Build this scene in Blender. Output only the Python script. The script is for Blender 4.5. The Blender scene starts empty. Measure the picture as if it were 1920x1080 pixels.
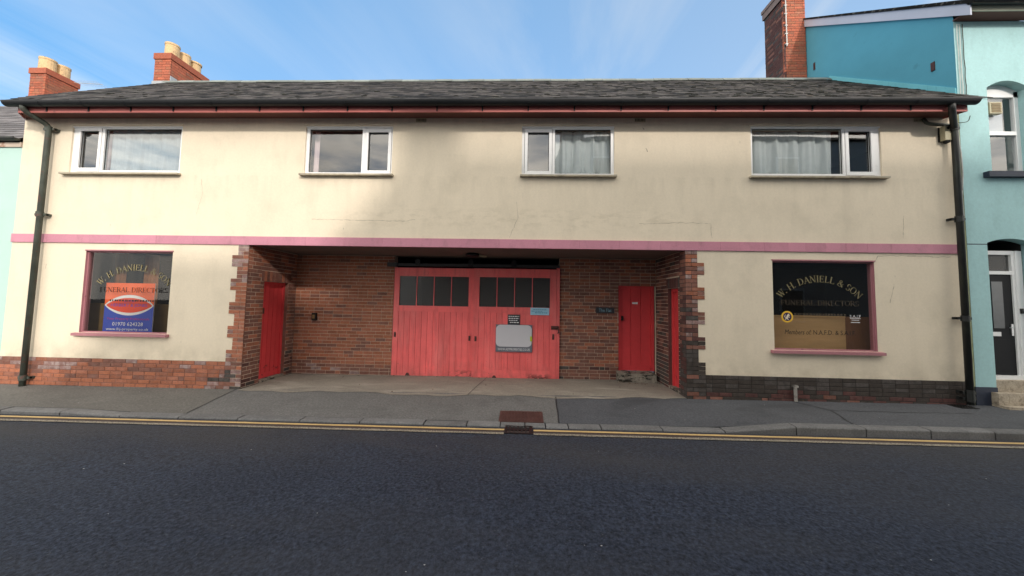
import bpy, math, random
from mathutils import Vector, Matrix
random.seed(7)
C = bpy.context.scene.collection
scene = bpy.context.scene

# ------------------------------------------------------------------ camera, sky, sun, exposure
def rot_basis(yaw, pit, roll):
    cy, sy, cp, sp = math.cos(yaw), math.sin(yaw), math.cos(pit), math.sin(pit)
    f = Vector((-sy*cp, cy*cp, sp)); r = Vector((cy, sy, 0)); u = r.cross(f)
    c, s = math.cos(roll), math.sin(roll)
    return r*c + u*s, u*c - r*s, f
camd = bpy.data.cameras.new('camera'); cam = bpy.data.objects.new('camera', camd); C.objects.link(cam)
R_, U_, F_ = rot_basis(0.0355261, 0.0612432, 0.0181063)
M4 = Matrix(((R_.x, U_.x, -F_.x, 0.1896), (R_.y, U_.y, -F_.y, -6.4517), (R_.z, U_.z, -F_.z, 1.6), (0, 0, 0, 1)))
cam.matrix_world = M4
camd.sensor_width = 36; camd.sensor_fit = 'HORIZONTAL'; camd.lens = 36*652.587/1920
camd.shift_y = -(540-527.6)/1920
camd.clip_start = 0.05; camd.clip_end = 600
scene.camera = cam

SUN_DIR = Vector((-0.45, 1.0, -0.522)).normalized()          # the way the light travels
elev = math.asin(-SUN_DIR.z)
world = bpy.data.worlds.new('World'); scene.world = world; world.use_nodes = True
nt = world.node_tree; nt.nodes.clear()
def N(nt, t, **kw):
    n = nt.nodes.new(t)
    for k, v in kw.items():
        if k.startswith('i_'): n.inputs[k[2:]].default_value = v
        else: setattr(n, k, v)
    return n
wo = N(nt, 'ShaderNodeOutputWorld'); bg = N(nt, 'ShaderNodeBackground'); bg.inputs['Strength'].default_value = 0.15
sky = N(nt, 'ShaderNodeTexSky', sky_type='NISHITA'); sky.sun_disc = False
sky.sun_elevation = elev; sky.sun_rotation = math.atan2(-SUN_DIR.x, -SUN_DIR.y)
sky.air_density = 1.0; sky.dust_density = 0.15; sky.ozone_density = 2.0; sky.altitude = 20
tc = N(nt, 'ShaderNodeTexCoord'); L = nt.links.new
# high thin cirrus over the whole dome, drawn out into streaks
sep = N(nt, 'ShaderNodeSeparateXYZ'); L(tc.outputs['Generated'], sep.inputs[0])
zz = N(nt, 'ShaderNodeMath', operation='MAXIMUM'); L(sep.outputs['Z'], zz.inputs[0]); zz.inputs[1].default_value = 0.08
px = N(nt, 'ShaderNodeMath', operation='DIVIDE'); L(sep.outputs['X'], px.inputs[0]); L(zz.outputs[0], px.inputs[1])
py = N(nt, 'ShaderNodeMath', operation='DIVIDE'); L(sep.outputs['Y'], py.inputs[0]); L(zz.outputs[0], py.inputs[1])
cb = N(nt, 'ShaderNodeCombineXYZ'); L(px.outputs[0], cb.inputs[0]); L(py.outputs[0], cb.inputs[1])
mp = N(nt, 'ShaderNodeMapping'); L(cb.outputs[0], mp.inputs[0])
mp.vector_type = 'TEXTURE'; mp.inputs['Rotation'].default_value = (0, 0, math.radians(-9)); mp.inputs['Scale'].default_value = (0.72, 3.0, 1)
n1 = N(nt, 'ShaderNodeTexNoise'); L(mp.outputs[0], n1.inputs['Vector']); n1.inputs['Scale'].default_value = 0.7
n1.inputs['Detail'].default_value = 9; n1.inputs['Roughness'].default_value = 0.58; n1.inputs['Distortion'].default_value = 0.9
n2 = N(nt, 'ShaderNodeTexNoise'); L(cb.outputs[0], n2.inputs['Vector']); n2.inputs['Scale'].default_value = 0.38; n2.inputs['Detail'].default_value = 3
r1 = N(nt, 'ShaderNodeMapRange'); L(n1.outputs['Fac'], r1.inputs['Value']); r1.inputs['From Min'].default_value = 0.42; r1.inputs['From Max'].default_value = 0.70
r2 = N(nt, 'ShaderNodeMapRange'); L(n2.outputs['Fac'], r2.inputs['Value']); r2.inputs['From Min'].default_value = 0.38; r2.inputs['From Max'].default_value = 0.62
rx = N(nt, 'ShaderNodeMapRange'); L(sep.outputs['X'], rx.inputs['Value']); rx.inputs['From Min'].default_value = -0.5; rx.inputs['From Max'].default_value = 0.45; rx.inputs['To Min'].default_value = 0.12; rx.inputs['To Max'].default_value = 1.3
ad = N(nt, 'ShaderNodeMath', operation='ADD'); L(rx.outputs[0], ad.inputs[0]); L(r2.outputs[0], ad.inputs[1])
ad2 = N(nt, 'ShaderNodeMath', operation='MULTIPLY'); L(ad.outputs[0], ad2.inputs[0]); ad2.inputs[1].default_value = 0.74
mu = N(nt, 'ShaderNodeMath', operation='MULTIPLY'); L(r1.outputs[0], mu.inputs[0]); L(ad2.outputs[0], mu.inputs[1])
veil = N(nt, 'ShaderNodeMath', operation='MULTIPLY_ADD'); L(rx.outputs[0], veil.inputs[0]); veil.inputs[1].default_value = 0.40; L(mu.outputs[0], veil.inputs[2])
mu2 = N(nt, 'ShaderNodeMath', operation='MULTIPLY'); mu2.use_clamp = True; L(veil.outputs[0], mu2.inputs[0]); mu2.inputs[1].default_value = 0.70
tint = N(nt, 'ShaderNodeVectorMath', operation='MULTIPLY'); gam = N(nt, 'ShaderNodeGamma'); gam.inputs['Gamma'].default_value = 0.35; L(sky.outputs[0], gam.inputs[0]); L(gam.outputs[0], tint.inputs[0]); tint.inputs[1].default_value = (0.50, 1.05, 1.62)
bw_ = N(nt, 'ShaderNodeRGBToBW'); L(tint.outputs[0], bw_.inputs[0])
cl = N(nt, 'ShaderNodeVectorMath', operation='SCALE'); cl.inputs[0].default_value = (1.62, 1.86, 2.16); L(bw_.outputs[0], cl.inputs['Scale'])
mx = N(nt, 'ShaderNodeMixRGB'); L(mu2.outputs[0], mx.inputs[0]); L(tint.outputs[0], mx.inputs[1]); L(cl.outputs[0], mx.inputs[2])
# broken bright cloud fills the sunward half of the sky (it shows as grey-white in the panes)
n3 = N(nt, 'ShaderNodeTexNoise'); L(cb.outputs[0], n3.inputs['Vector']); n3.inputs['Scale'].default_value = 1.3; n3.inputs['Detail'].default_value = 8; n3.inputs['Roughness'].default_value = 0.6
r3 = N(nt, 'ShaderNodeMapRange'); L(n3.outputs['Fac'], r3.inputs['Value']); r3.inputs['From Min'].default_value = 0.30; r3.inputs['From Max'].default_value = 0.55
ry = N(nt, 'ShaderNodeMapRange'); L(sep.outputs['Y'], ry.inputs['Value']); ry.inputs['From Min'].default_value = 0.30; ry.inputs['From Max'].default_value = -0.25
m3 = N(nt, 'ShaderNodeMath', operation='MULTIPLY'); L(r3.outputs[0], m3.inputs[0]); L(ry.outputs[0], m3.inputs[1])
r4 = N(nt, 'ShaderNodeMapRange'); L(n1.outputs['Fac'], r4.inputs['Value']); r4.inputs['From Min'].default_value = 0.3; r4.inputs['From Max'].default_value = 0.7; r4.inputs['To Min'].default_value = 0.7; r4.inputs['To Max'].default_value = 1.25
c3 = N(nt, 'ShaderNodeVectorMath', operation='SCALE'); c3.inputs[0].default_value = (8.4, 7.9, 7.1); L(r4.outputs[0], c3.inputs['Scale'])
mx2 = N(nt, 'ShaderNodeMixRGB'); L(m3.outputs[0], mx2.inputs[0]); L(mx.outputs[0], mx2.inputs[1]); L(c3.outputs[0], mx2.inputs[2])
L(mx2.outputs[0], bg.inputs['Color']); L(bg.outputs[0], wo.inputs['Surface'])

sund = bpy.data.lights.new('sun', 'SUN'); sun = bpy.data.objects.new('sun', sund); C.objects.link(sun)
sund.energy = 1.06; sund.angle = math.radians(3.6); sund.color = (1.0, 0.92, 0.84)
sun.rotation_euler = SUN_DIR.to_track_quat('-Z', 'Y').to_euler(); sun.location = (10, -20, 15)
vs = scene.view_settings
vs.view_transform = 'Standard'; vs.look = 'None'; vs.exposure = 1.28; vs.gamma = 1.0; vs.use_curve_mapping = False

# ------------------------------------------------------------------ mesh helpers
class MB:
    def __init__(s): s.v = []; s.f = []; s.m = []
    def quad(s, a, b, c, d, m=0):
        n = len(s.v); s.v += [tuple(a), tuple(b), tuple(c), tuple(d)]; s.f.append((n, n+1, n+2, n+3)); s.m.append(m)
    def poly(s, pts, m=0):
        n = len(s.v); s.v += [tuple(p) for p in pts]; s.f.append(tuple(range(n, n+len(pts)))); s.m.append(m)
    def hexa(s, p, m=0, skip=()):
        # p: 8 points, bottom 4 (ccw from above) then top 4
        n = len(s.v); s.v += [tuple(q) for q in p]
        F = {'b': (3, 2, 1, 0), 't': (4, 5, 6, 7), 'f': (0, 1, 5, 4), 'r': (1, 2, 6, 5), 'k': (2, 3, 7, 6), 'l': (3, 0, 4, 7)}
        for k, f in F.items():
            if k in skip: continue
            s.f.append(tuple(n+i for i in f)); s.m.append(m)
    def box(s, x0, x1, y0, y1, z0, z1, m=0, skip=()):
        s.hexa([(x0, y0, z0), (x1, y0, z0), (x1, y1, z0), (x0, y1, z0), (x0, y0, z1), (x1, y0, z1), (x1, y1, z1), (x0, y1, z1)], m, skip)
    def prism(s, pts, d0, d1, axis='y', m=0):
        # pts: polygon in the two other axes, extruded along axis
        def P(a, b, d):
            return {'y': (a, d, b), 'x': (d, a, b), 'z': (a, b, d)}[axis]
        n = len(pts); base = len(s.v)
        s.v += [P(a, b, d0) for a, b in pts] + [P(a, b, d1) for a, b in pts]
        s.f.append(tuple(base+i for i in range(n))); s.m.append(m)
        s.f.append(tuple(base+n+i for i in reversed(range(n)))); s.m.append(m)
        for i in range(n):
            j = (i+1) % n
            s.f.append((base+i, base+n+i, base+n+j, base+j)); s.m.append(m)
    def tube(s, path, r, n=10, m=0, cap=True):
        path = [Vector(p) for p in path]; base = len(s.v); K = len(path)
        rs = r if isinstance(r, (list, tuple)) else [r]*K
        up = Vector((0.123, 0.31, 0.94)).normalized()
        for i, p in enumerate(path):
            t = (path[min(i+1, K-1)]-path[max(i-1, 0)]).normalized()
            a = t.cross(up)
            if a.length < 1e-3: a = t.cross(Vector((1, 0, 0)))
            a.normalize(); b = t.cross(a)
            for k in range(n):
                an = 2*math.pi*k/n
                s.v.append(tuple(p+a*math.cos(an)*rs[i]+b*math.sin(an)*rs[i]))
        for i in range(K-1):
            for k in range(n):
                q = (k+1) % n
                s.f.append((base+i*n+k, base+i*n+q, base+(i+1)*n+q, base+(i+1)*n+k)); s.m.append(m)
        if cap:
            s.f.append(tuple(base+k for k in range(n))); s.m.append(m)
            s.f.append(tuple(base+(K-1)*n+k for k in reversed(range(n)))); s.m.append(m)
    def lathe(s, c, prof, n=16, m=0):
        base = len(s.v); K = len(prof)
        for r, z in prof:
            for k in range(n):
                an = 2*math.pi*k/n; s.v.append((c[0]+r*math.cos(an), c[1]+r*math.sin(an), c[2]+z))
        for i in range(K-1):
            for k in range(n):
                q = (k+1) % n
                s.f.append((base+i*n+k, base+i*n+q, base+(i+1)*n+q, base+(i+1)*n+k)); s.m.append(m)
        s.f.append(tuple(base+(K-1)*n+k for k in range(n))); s.m.append(m)
    def mesh(s, name, mats, smooth=False):
        me = bpy.data.meshes.new(name); me.from_pydata(s.v, [], s.f)
        for mt in (mats if isinstance(mats, (list, tuple)) else [mats]): me.materials.append(mt)
        if isinstance(mats, (list, tuple)): me.polygons.foreach_set('material_index', s.m)
        if smooth: me.polygons.foreach_set('use_smooth', [True]*len(me.polygons))
        me.update(); return me

def attach(o, parent):
    if parent is not None:
        o.parent = parent
        o.matrix_parent_inverse = Matrix.Translation(-Vector(parent['_w'])) if '_w' in parent else Matrix.Identity(4)
def tag(o, label=None, cat=None, group=None, kind=None):
    for k, v in (('label', label), ('category', cat), ('group', group), ('kind', kind)):
        if v: o[k] = v
    return o
ORIGIN = {}
def obj(name, mb, mats, parent=None, smooth=False, fix=True, **props):
    """mesh in world coordinates; parent may be an Empty somewhere else or another world-space part"""
    me = mb if isinstance(mb, bpy.types.Mesh) else mb.mesh(name, mats, smooth)
    if not isinstance(mb, bpy.types.Mesh) and fix:
        import bmesh
        bm = bmesh.new(); bm.from_mesh(me); bmesh.ops.recalc_face_normals(bm, faces=bm.faces); bm.to_mesh(me); bm.free()
    o = bpy.data.objects.new(name, me); C.objects.link(o)
    if parent is not None: put(o, parent)
    tag(o, **props); return o
def put(o, parent):
    o.parent = parent; o.matrix_parent_inverse = Matrix.Translation(-Vector(ORIGIN.get(parent.name, (0, 0, 0))))
def thing(name, loc, label, cat, group=None):
    o = bpy.data.objects.new(name, None); C.objects.link(o); o.location = loc; o.empty_display_size = 0.2
    ORIGIN[o.name] = tuple(loc)
    return tag(o, label, cat, group)
# NB: a part that itself has children has its origin in the world origin, so ORIGIN gives (0,0,0) for it

# ------------------------------------------------------------------ materials
def s2l(c):
    return tuple((x/12.92 if x <= 0.04045 else ((x+0.055)/1.055)**2.4) for x in [v/255 for v in c])
def mat(name, col, rough=0.8, var=0.15, scale=2.5, fine=0.0, fscale=120, bump=0.0, bscale=80, isl=0.0, layers=(), spec=0.4, metal=0.0, stretch=(1, 1, 1), bdist=0.004):
    m = bpy.data.materials.new(name); m.use_nodes = True; nt = m.node_tree; L = nt.links.new
    b = nt.nodes['Principled BSDF']; b.inputs['Roughness'].default_value = rough; b.inputs['Metallic'].default_value = metal
    b.inputs['Specular IOR Level'].default_value = spec
    g = N(nt, 'ShaderNodeNewGeometry')
    mp = N(nt, 'ShaderNodeMapping'); L(g.outputs['Position'], mp.inputs[0]); mp.inputs['Scale'].default_value = stretch
    def noise(sc, det=6, ro=0.6, vec=None):
        n = N(nt, 'ShaderNodeTexNoise'); L(vec or mp.outputs[0], n.inputs['Vector']); n.inputs['Scale'].default_value = sc
        n.inputs['Detail'].default_value = det; n.inputs['Roughness'].default_value = ro; return n.outputs['Fac']
    def math_(op, a, bb):
        n = N(nt, 'ShaderNodeMath', operation=op)
        for i, q in enumerate((a, bb)):
            if isinstance(q, (int, float)): n.inputs[i].default_value = q
            else: L(q, n.inputs[i])
        return n.outputs[0]
    def rng(v, a, bb, c=0.0, d=1.0):
        n = N(nt, 'ShaderNodeMapRange'); L(v, n.inputs['Value'])
        for k, q in (('From Min', a), ('From Max', bb), ('To Min', c), ('To Max', d)): n.inputs[k].default_value = q
        return n.outputs[0]
    val = rng(noise(scale), 0.25, 0.75, 1-var, 1+var)
    if fine: val = math_('MULTIPLY', val, rng(noise(fscale, 3, 0.7), 0.3, 0.7, 1-fine, 1+fine))
    if isl:
        oi = N(nt, 'ShaderNodeObjectInfo')
        r = math_('FRACT', math_('ADD', oi.outputs['Random'], g.outputs['Random Per Island']), 0)
        val = math_('MULTIPLY', val, rng(r, 0, 1, 1-isl, 1+isl))
    cm = N(nt, 'ShaderNodeVectorMath', operation='SCALE'); cm.inputs[0].default_value = col[:3]; L(val, cm.inputs['Scale'])
    out = cm.outputs[0]
    sx = N(nt, 'ShaderNodeSeparateXYZ'); L(g.outputs['Position'], sx.inputs[0])
    for ly in layers:
        mp2 = N(nt, 'ShaderNodeMapping'); L(g.outputs['Position'], mp2.inputs[0]); mp2.inputs['Scale'].default_value = ly.get('stretch', (1, 1, 1)); mp2.inputs['Location'].default_value = ly.get('off', (0, 0, 0))
        fac = rng(noise(ly['scale'], ly.get('det', 6), ly.get('ro', 0.62), mp2.outputs[0]), ly['lo'], ly['hi'])
        for ax, key in ((0, 'x'), (1, 'y'), (2, 'z')):
            if key in ly:
                a, bb = ly[key]; fac = math_('MULTIPLY', fac, rng(sx.outputs[ax], a, bb))
                if key+'2' in ly:
                    a, bb = ly[key+'2']; fac = math_('MULTIPLY', fac, rng(sx.outputs[ax], a, bb))
        fac = math_('MULTIPLY', fac, ly.get('amt', 1.0))
        x = N(nt, 'ShaderNodeMixRGB'); L(fac, x.inputs[0]); L(out, x.inputs[1]); x.inputs[2].default_value = (*ly['col'], 1); out = x.outputs[0]
    L(out, b.inputs['Base Color'])
    if bump:
        bn = N(nt, 'ShaderNodeBump'); bn.inputs['Strength'].default_value = bump; bn.inputs['Distance'].default_value = bdist
        L(noise(bscale, 5, 0.65), bn.inputs['Height']); L(bn.outputs[0], b.inputs['Normal'])
    return m
def glass_mat(name, tint=(0.9, 0.93, 0.93), ior=1.75, rough=0.0, wave=0.0, dust_haze=0.0):
    m = bpy.data.materials.new(name); m.use_nodes = True; nt = m.node_tree; L = nt.links.new; nt.nodes.clear()
    o = N(nt, 'ShaderNodeOutputMaterial'); t = N(nt, 'ShaderNodeBsdfTransparent'); t.inputs[0].default_value = (*tint, 1)
    gl = N(nt, 'ShaderNodeBsdfGlossy'); gl.inputs['Roughness'].default_value = rough
    fr = N(nt, 'ShaderNodeFresnel'); gg = N(nt, 'ShaderNodeNewGeometry'); mr = N(nt, 'ShaderNodeMapRange'); L(gg.outputs['Backfacing'], mr.inputs['Value'])
    mr.inputs['To Min'].default_value = ior; mr.inputs['To Max'].default_value = 1/ior; L(mr.outputs[0], fr.inputs['IOR'])   # a thin pane reflects alike from both sides
    mx = N(nt, 'ShaderNodeMixShader'); L(fr.outputs[0], mx.inputs[0]); L(t.outputs[0], mx.inputs[1]); L(gl.outputs[0], mx.inputs[2])
    if wave:
        g = N(nt, 'ShaderNodeNewGeometry'); n = N(nt, 'ShaderNodeTexNoise'); n.inputs['Scale'].default_value = 1.6; L(g.outputs['Position'], n.inputs['Vector'])
        bn = N(nt, 'ShaderNodeBump'); bn.inputs['Strength'].default_value = wave; bn.inputs['Distance'].default_value = 0.02
        L(n.outputs['Fac'], bn.inputs['Height']); L(bn.outputs[0], gl.inputs['Normal'])
    if dust_haze:
        df = N(nt, 'ShaderNodeBsdfDiffuse'); df.inputs[0].default_value = (0.12, 0.115, 0.11, 1); m2 = N(nt, 'ShaderNodeMixShader'); m2.inputs[0].default_value = dust_haze
        L(mx.outputs[0], m2.inputs[1]); L(df.outputs[0], m2.inputs[2]); L(m2.outputs[0], o.inputs['Surface'])
    else: L(mx.outputs[0], o.inputs['Surface'])
    return m

M = {}
dirt = (0.20, 0.165, 0.115)
M['cream'] = mat('cream_render', (0.72, 0.628, 0.485), 0.9, 0.045, 0.9, 0.035, 24, 0.5, 28, layers=[
    dict(col=dirt, scale=2.0, stretch=(1.6, 1, 0.30), lo=0.50, hi=0.85, amt=0.12),
    dict(col=(0.30, 0.27, 0.20), scale=1.1, lo=0.52, hi=0.8, amt=0.30),
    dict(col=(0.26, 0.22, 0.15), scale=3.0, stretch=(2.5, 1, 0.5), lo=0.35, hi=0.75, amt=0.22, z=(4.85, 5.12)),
    dict(col=(0.26, 0.22, 0.15), scale=3.0, stretch=(1.8, 1, 0.35), lo=0.46, hi=0.75, amt=0.22, z=(3.35, 3.97), z2=(4.0, 3.97)),
    dict(col=(0.36, 0.30, 0.2), scale=4.0, stretch=(1, 1, 2.5), lo=0.48, hi=0.62, amt=0.22, z=(2.80, 3.2), z2=(3.45, 3.25), x=(-4.0, -2.5), x2=(3.6, 2.5)),
    dict(col=(0.10, 0.085, 0.06), scale=7.0, stretch=(1.6, 1, 0.5), lo=0.70, hi=0.76, amt=0.6),
    dict(col=(0.25, 0.21, 0.14), scale=2.6, lo=0.4, hi=0.75, amt=0.5, z=(0.75, 0.38))])
M['pinkband'] = mat('pink_band_paint', (0.52, 0.225, 0.29), 0.7, 0.08, 2, 0.05, 40, 0.15, 60, isl=0.06, layers=[
    dict(col=(0.22, 0.12, 0.13), scale=5, stretch=(1, 1, 0.6), lo=0.52, hi=0.8, amt=0.5)])
M['pinksill'] = mat('pink_sill_paint', (0.38, 0.165, 0.185), 0.6, 0.10, 3, 0.05, 50, 0.2, 60, layers=[
    dict(col=(0.10, 0.04, 0.05), scale=14, lo=0.63, hi=0.7, amt=0.8)])
M['fascia'] = mat('red_fascia_paint', (0.44, 0.125, 0.11), 0.5, 0.10, 3, layers=[dict(col=(0.12, 0.05, 0.04), scale=9, lo=0.62, hi=0.72, amt=0.7)])
M['soffit'] = mat('brown_soffit_paint', (0.16, 0.065, 0.05), 0.7, 0.15, 3)
M['black'] = mat('black_gutter_plastic', (0.009, 0.010, 0.012), 0.5, 0.3, 4, spec=0.25, layers=[dict(col=(0.04, 0.045, 0.035), scale=8, lo=0.6, hi=0.85, amt=0.4)])
M['pipe'] = mat('weathered_iron_pipe', (0.045, 0.052, 0.042), 0.6, 0.3, 4, 0.1, 60, layers=[
    dict(col=(0.11, 0.13, 0.10), scale=7, stretch=(1, 1, 0.3), lo=0.5, hi=0.75, amt=0.6), dict(col=(0.10, 0.04, 0.03), scale=10, lo=0.58, hi=0.68, amt=0.7)])
M['pipeblack'] = mat('black_iron_pipe', (0.018, 0.019, 0.018), 0.5, 0.3, 4, layers=[dict(col=(0.06, 0.075, 0.05), scale=6, stretch=(1, 1, 0.3), lo=0.5, hi=0.75, amt=0.6)])
def brick(name, col, eff=0.0, isl=0.20):
    ly = [dict(col=(col[0]*0.35, col[1]*0.4, col[2]*0.5), scale=26, lo=0.56, hi=0.72, amt=0.6)]
    if eff: ly.append(dict(col=(0.42, 0.36, 0.34), scale=9, lo=0.40, hi=0.7, amt=eff))
    return mat(name, col, 0.88, 0.16, 12, 0.16, 60, 0.6, 60, isl=isl, layers=ly)
M['b_red'] = brick('red_brick', (0.31, 0.108, 0.058), 0.12)
M['b_brown'] = brick('brown_brick', (0.185, 0.076, 0.052), 0.12)
M['b_orange'] = brick('orange_brick', (0.31, 0.108, 0.055), 0.06)
M['b_grey'] = brick('salt_bloomed_brick', (0.22, 0.125, 0.11), 0.7)
M['b_dark'] = brick('soot_and_shade_dark_brick', (0.050, 0.042, 0.037), 0.12, 0.12)
M['b_black'] = brick('black_brick', (0.040, 0.031, 0.025), 0.05, 0.10)
M['b_dred'] = brick('dark_red_brick', (0.085, 0.033, 0.028), 0.05)
M['b_stack'] = brick('stack_red_brick', (0.38, 0.105, 0.055), 0.04)
BR = ['b_red', 'b_brown', 'b_orange', 'b_grey', 'b_dark', 'b_black', 'b_dred', 'b_stack']; BI = {k: i for i, k in enumerate(BR)}; BM = [M[k] for k in BR]
M['mortar'] = mat('pale_mortar', (0.50, 0.39, 0.30), 0.95, 0.2, 6, 0.1, 90, 0.4, 120)
M['mortar_red'] = mat('red_stained_mortar', (0.20, 0.10, 0.075), 0.95, 0.2, 6, 0.1, 90, 0.4, 120)
M['mortar_dark'] = mat('dark_mortar', (0.035, 0.03, 0.027), 0.95, 0.2, 6, 0.1, 90, 0.4, 120)
M['slate'] = mat('grey_slate', (0.045, 0.040, 0.038), 0.85, 0.3, 5, 0.3, 40, 0.5, 50, isl=0.85, spec=0.15, layers=[
    dict(col=(0.19, 0.18, 0.155), scale=3.2, stretch=(1, 4, 4), lo=0.54, hi=0.64, amt=0.6), dict(col=(0.012, 0.012, 0.009), scale=3.0, stretch=(1.2, 3.5, 3.5), lo=0.55, hi=0.62, amt=0.85, off=(5, 2, 1)), dict(col=(0.17, 0.12, 0.06), scale=3.5, lo=0.62, hi=0.75, amt=0.5)])
M['deck'] = mat('roof_underlay', (0.03, 0.03, 0.03), 0.9)
M['ridge'] = mat('ridge_tile_clay', (0.17, 0.19, 0.175), 0.8, 0.2, 5, 0.1, 60, 0.3, 60, isl=0.2, layers=[dict(col=(0.36, 0.19, 0.04), scale=5, lo=0.66, hi=0.72, amt=0.8)])
M['moss'] = mat('dark_moss', (0.011, 0.011, 0.007), 1.0, 0.4, 12, 0.3, 90, 0.8, 60, isl=0.4)
M['white'] = mat('white_plastic_frame', (0.80, 0.80, 0.79), 0.35, 0.03, 3, layers=[dict(col=(0.45, 0.42, 0.36), scale=8, lo=0.58, hi=0.8, amt=0.35)])
M['gasket'] = mat('black_gasket', (0.02, 0.02, 0.02), 0.6)
M['sillpaint'] = mat('grey_sill_paint', (0.42, 0.37, 0.28), 0.75, 0.15, 6, 0.08, 60, 0.2, 60, layers=[dict(col=(0.08, 0.07, 0.055), scale=6, lo=0.45, hi=0.7, amt=0.6)])
M['glass'] = glass_mat('window_glass', (0.92, 0.95, 0.96), 2.3, wave=0.02)
M['shopglass'] = glass_mat('shop_glass', (0.80, 0.80, 0.78), 1.42, wave=0.01, dust_haze=0.05)  # small diffuse share paints in haze standing for the street's reflection
M['dullglass'] = glass_mat('dusty_door_glass', (0.6, 0.62, 0.62), 1.5, rough=0.22, dust_haze=0.5)
M['curtain'] = mat('net_curtain_cloth', (0.80, 0.85, 0.86), 0.95, 0.05, 6, 0.05, 200)
M['greycurtain'] = mat('grey_net_cloth', (0.33, 0.38, 0.40), 0.95, 0.05, 6, 0.05, 80)
M['curtain2'] = mat('white_net_cloth', (0.60, 0.62, 0.60), 0.95, 0.05, 6, 0.05, 80)
M['pinkcurtain'] = mat('pink_curtain_cloth', (0.62, 0.48, 0.48), 0.95, 0.08, 6)
M['room'] = mat('dim_room_paint', (0.16, 0.155, 0.15), 0.95, 0.15, 1.5)
M['dark'] = mat('dark_interior', (0.03, 0.028, 0.027), 0.95, 0.2, 2)
M['panel'] = mat('varnished_display_panel', (0.58, 0.36, 0.16), 0.4, 0.12, 1.5, 0.06, 30, stretch=(1, 1, 7))
M['browncurtain'] = mat('brown_drape_cloth', (0.30, 0.13, 0.055), 0.9, 0.25, 6)
M['door'] = mat('red_gloss_door_paint', (0.86, 0.145, 0.14), 0.55, 0.10, 2.2, 0.05, 40, 0.15, 50, isl=0.10, layers=[
    dict(col=(0.80, 0.24, 0.22), scale=1.6, stretch=(1.5, 1, 0.6), lo=0.48, hi=0.72, amt=0.5),
    dict(col=(0.42, 0.06, 0.06), scale=3, stretch=(4, 1, 0.5), lo=0.5, hi=0.75, amt=0.5),
    dict(col=(0.30, 0.10, 0.085), scale=5, stretch=(1.5, 1, 1), lo=0.35, hi=0.7, amt=0.5, z=(0.28, -0.08)),
    dict(col=(0.055, 0.022, 0.018), scale=9, stretch=(1, 1, 1.6), lo=0.50, hi=0.56, amt=0.95, z=(0.09, -0.06), x=(-1.55, -1.25), x2=(-0.9, -0.97)),
    dict(col=(0.055, 0.022, 0.018), scale=9, stretch=(1, 1, 1.6), lo=0.49, hi=0.55, amt=0.95, z=(0.06, -0.06), x=(0.15, 0.4), x2=(0.85, 0.7)),
    dict(col=(0.09, 0.03, 0.025), scale=15, lo=0.68, hi=0.71, amt=0.8, z=(0.9, 0.2))])
M['doordark'] = mat('dark_red_door_paint', (0.60, 0.05, 0.055), 0.5, 0.10, 3, 0.04, 60, 0.1, 60, isl=0.06, layers=[
    dict(col=(0.04, 0.02, 0.018), scale=13, lo=0.60, hi=0.65, amt=0.9, z=(0.35, 0.1))])
M['concrete'] = mat('worn_concrete', (0.225, 0.20, 0.165), 0.9, 0.16, 1.4, 0.20, 36, 0.35, 90, layers=[
    dict(col=(0.46, 0.42, 0.36), scale=1.3, stretch=(0.8, 2.0, 1), lo=0.56, hi=0.72, amt=0.5), dict(col=(0.12, 0.105, 0.085), scale=2.2, stretch=(0.7, 2.2, 1), lo=0.52, hi=0.75, amt=0.55),
    dict(col=(0.05, 0.04, 0.03), scale=12, lo=0.70, hi=0.74, amt=0.8)])
M['stepc'] = mat('crumbling_concrete', (0.24, 0.21, 0.17), 0.95, 0.25, 5, 0.2, 60, 0.8, 30, layers=[dict(col=(0.02, 0.018, 0.015), scale=7, stretch=(0.6, 1, 2), lo=0.5, hi=0.58, amt=0.95)], bdist=0.02)
M['road'] = mat('road_asphalt', (0.027, 0.033, 0.049), 0.82, 0.14, 0.8, 0.75, 34, 1.0, 42, layers=[
    dict(col=(0.085, 0.09, 0.105), scale=38, lo=0.60, hi=0.74, amt=0.75, det=3), dict(col=(0.007, 0.008, 0.013), scale=30, lo=0.55, hi=0.70, amt=0.85, det=3, off=(3, 1, 2)),
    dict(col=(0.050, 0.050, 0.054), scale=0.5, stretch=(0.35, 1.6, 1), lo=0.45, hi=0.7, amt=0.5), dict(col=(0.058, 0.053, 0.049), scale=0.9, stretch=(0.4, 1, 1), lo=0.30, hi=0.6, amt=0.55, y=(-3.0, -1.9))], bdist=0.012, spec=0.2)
def pave(name, col): return mat(name, col, 0.88, 0.14, 1.0, 0.34, 36, 0.8, 50, layers=[
    dict(col=tuple(c*0.6 for c in col), scale=1.6, stretch=(0.8, 2, 1), lo=0.52, hi=0.75, amt=0.5), dict(col=tuple(c*1.6 for c in col), scale=40, lo=0.62, hi=0.72, amt=0.6, det=2), dict(col=tuple(c*0.45 for c in col), scale=0.7, stretch=(1, 1.6, 1), lo=0.58, hi=0.64, amt=0.35), dict(col=(0.03, 0.03, 0.03), scale=6, lo=0.72, hi=0.75, amt=0.7)])
M['pave_l'] = pave('pavement_asphalt_warm', (0.118, 0.112, 0.102)); M['pave_m'] = pave('crossing_concrete_grey', (0.122, 0.119, 0.115)); M['pave_r'] = pave('pavement_asphalt_cool', (0.068, 0.071, 0.079))
M['kerb'] = mat('kerb_concrete', (0.145, 0.143, 0.142), 0.9, 0.15, 3, 0.25, 40, 0.4, 90, isl=0.18, layers=[dict(col=(0.07, 0.07, 0.07), scale=4, lo=0.5, hi=0.75, amt=0.5)])
M['tar'] = mat('bitumen_seal', (0.02, 0.02, 0.022), 0.7, 0.3, 6)
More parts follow.
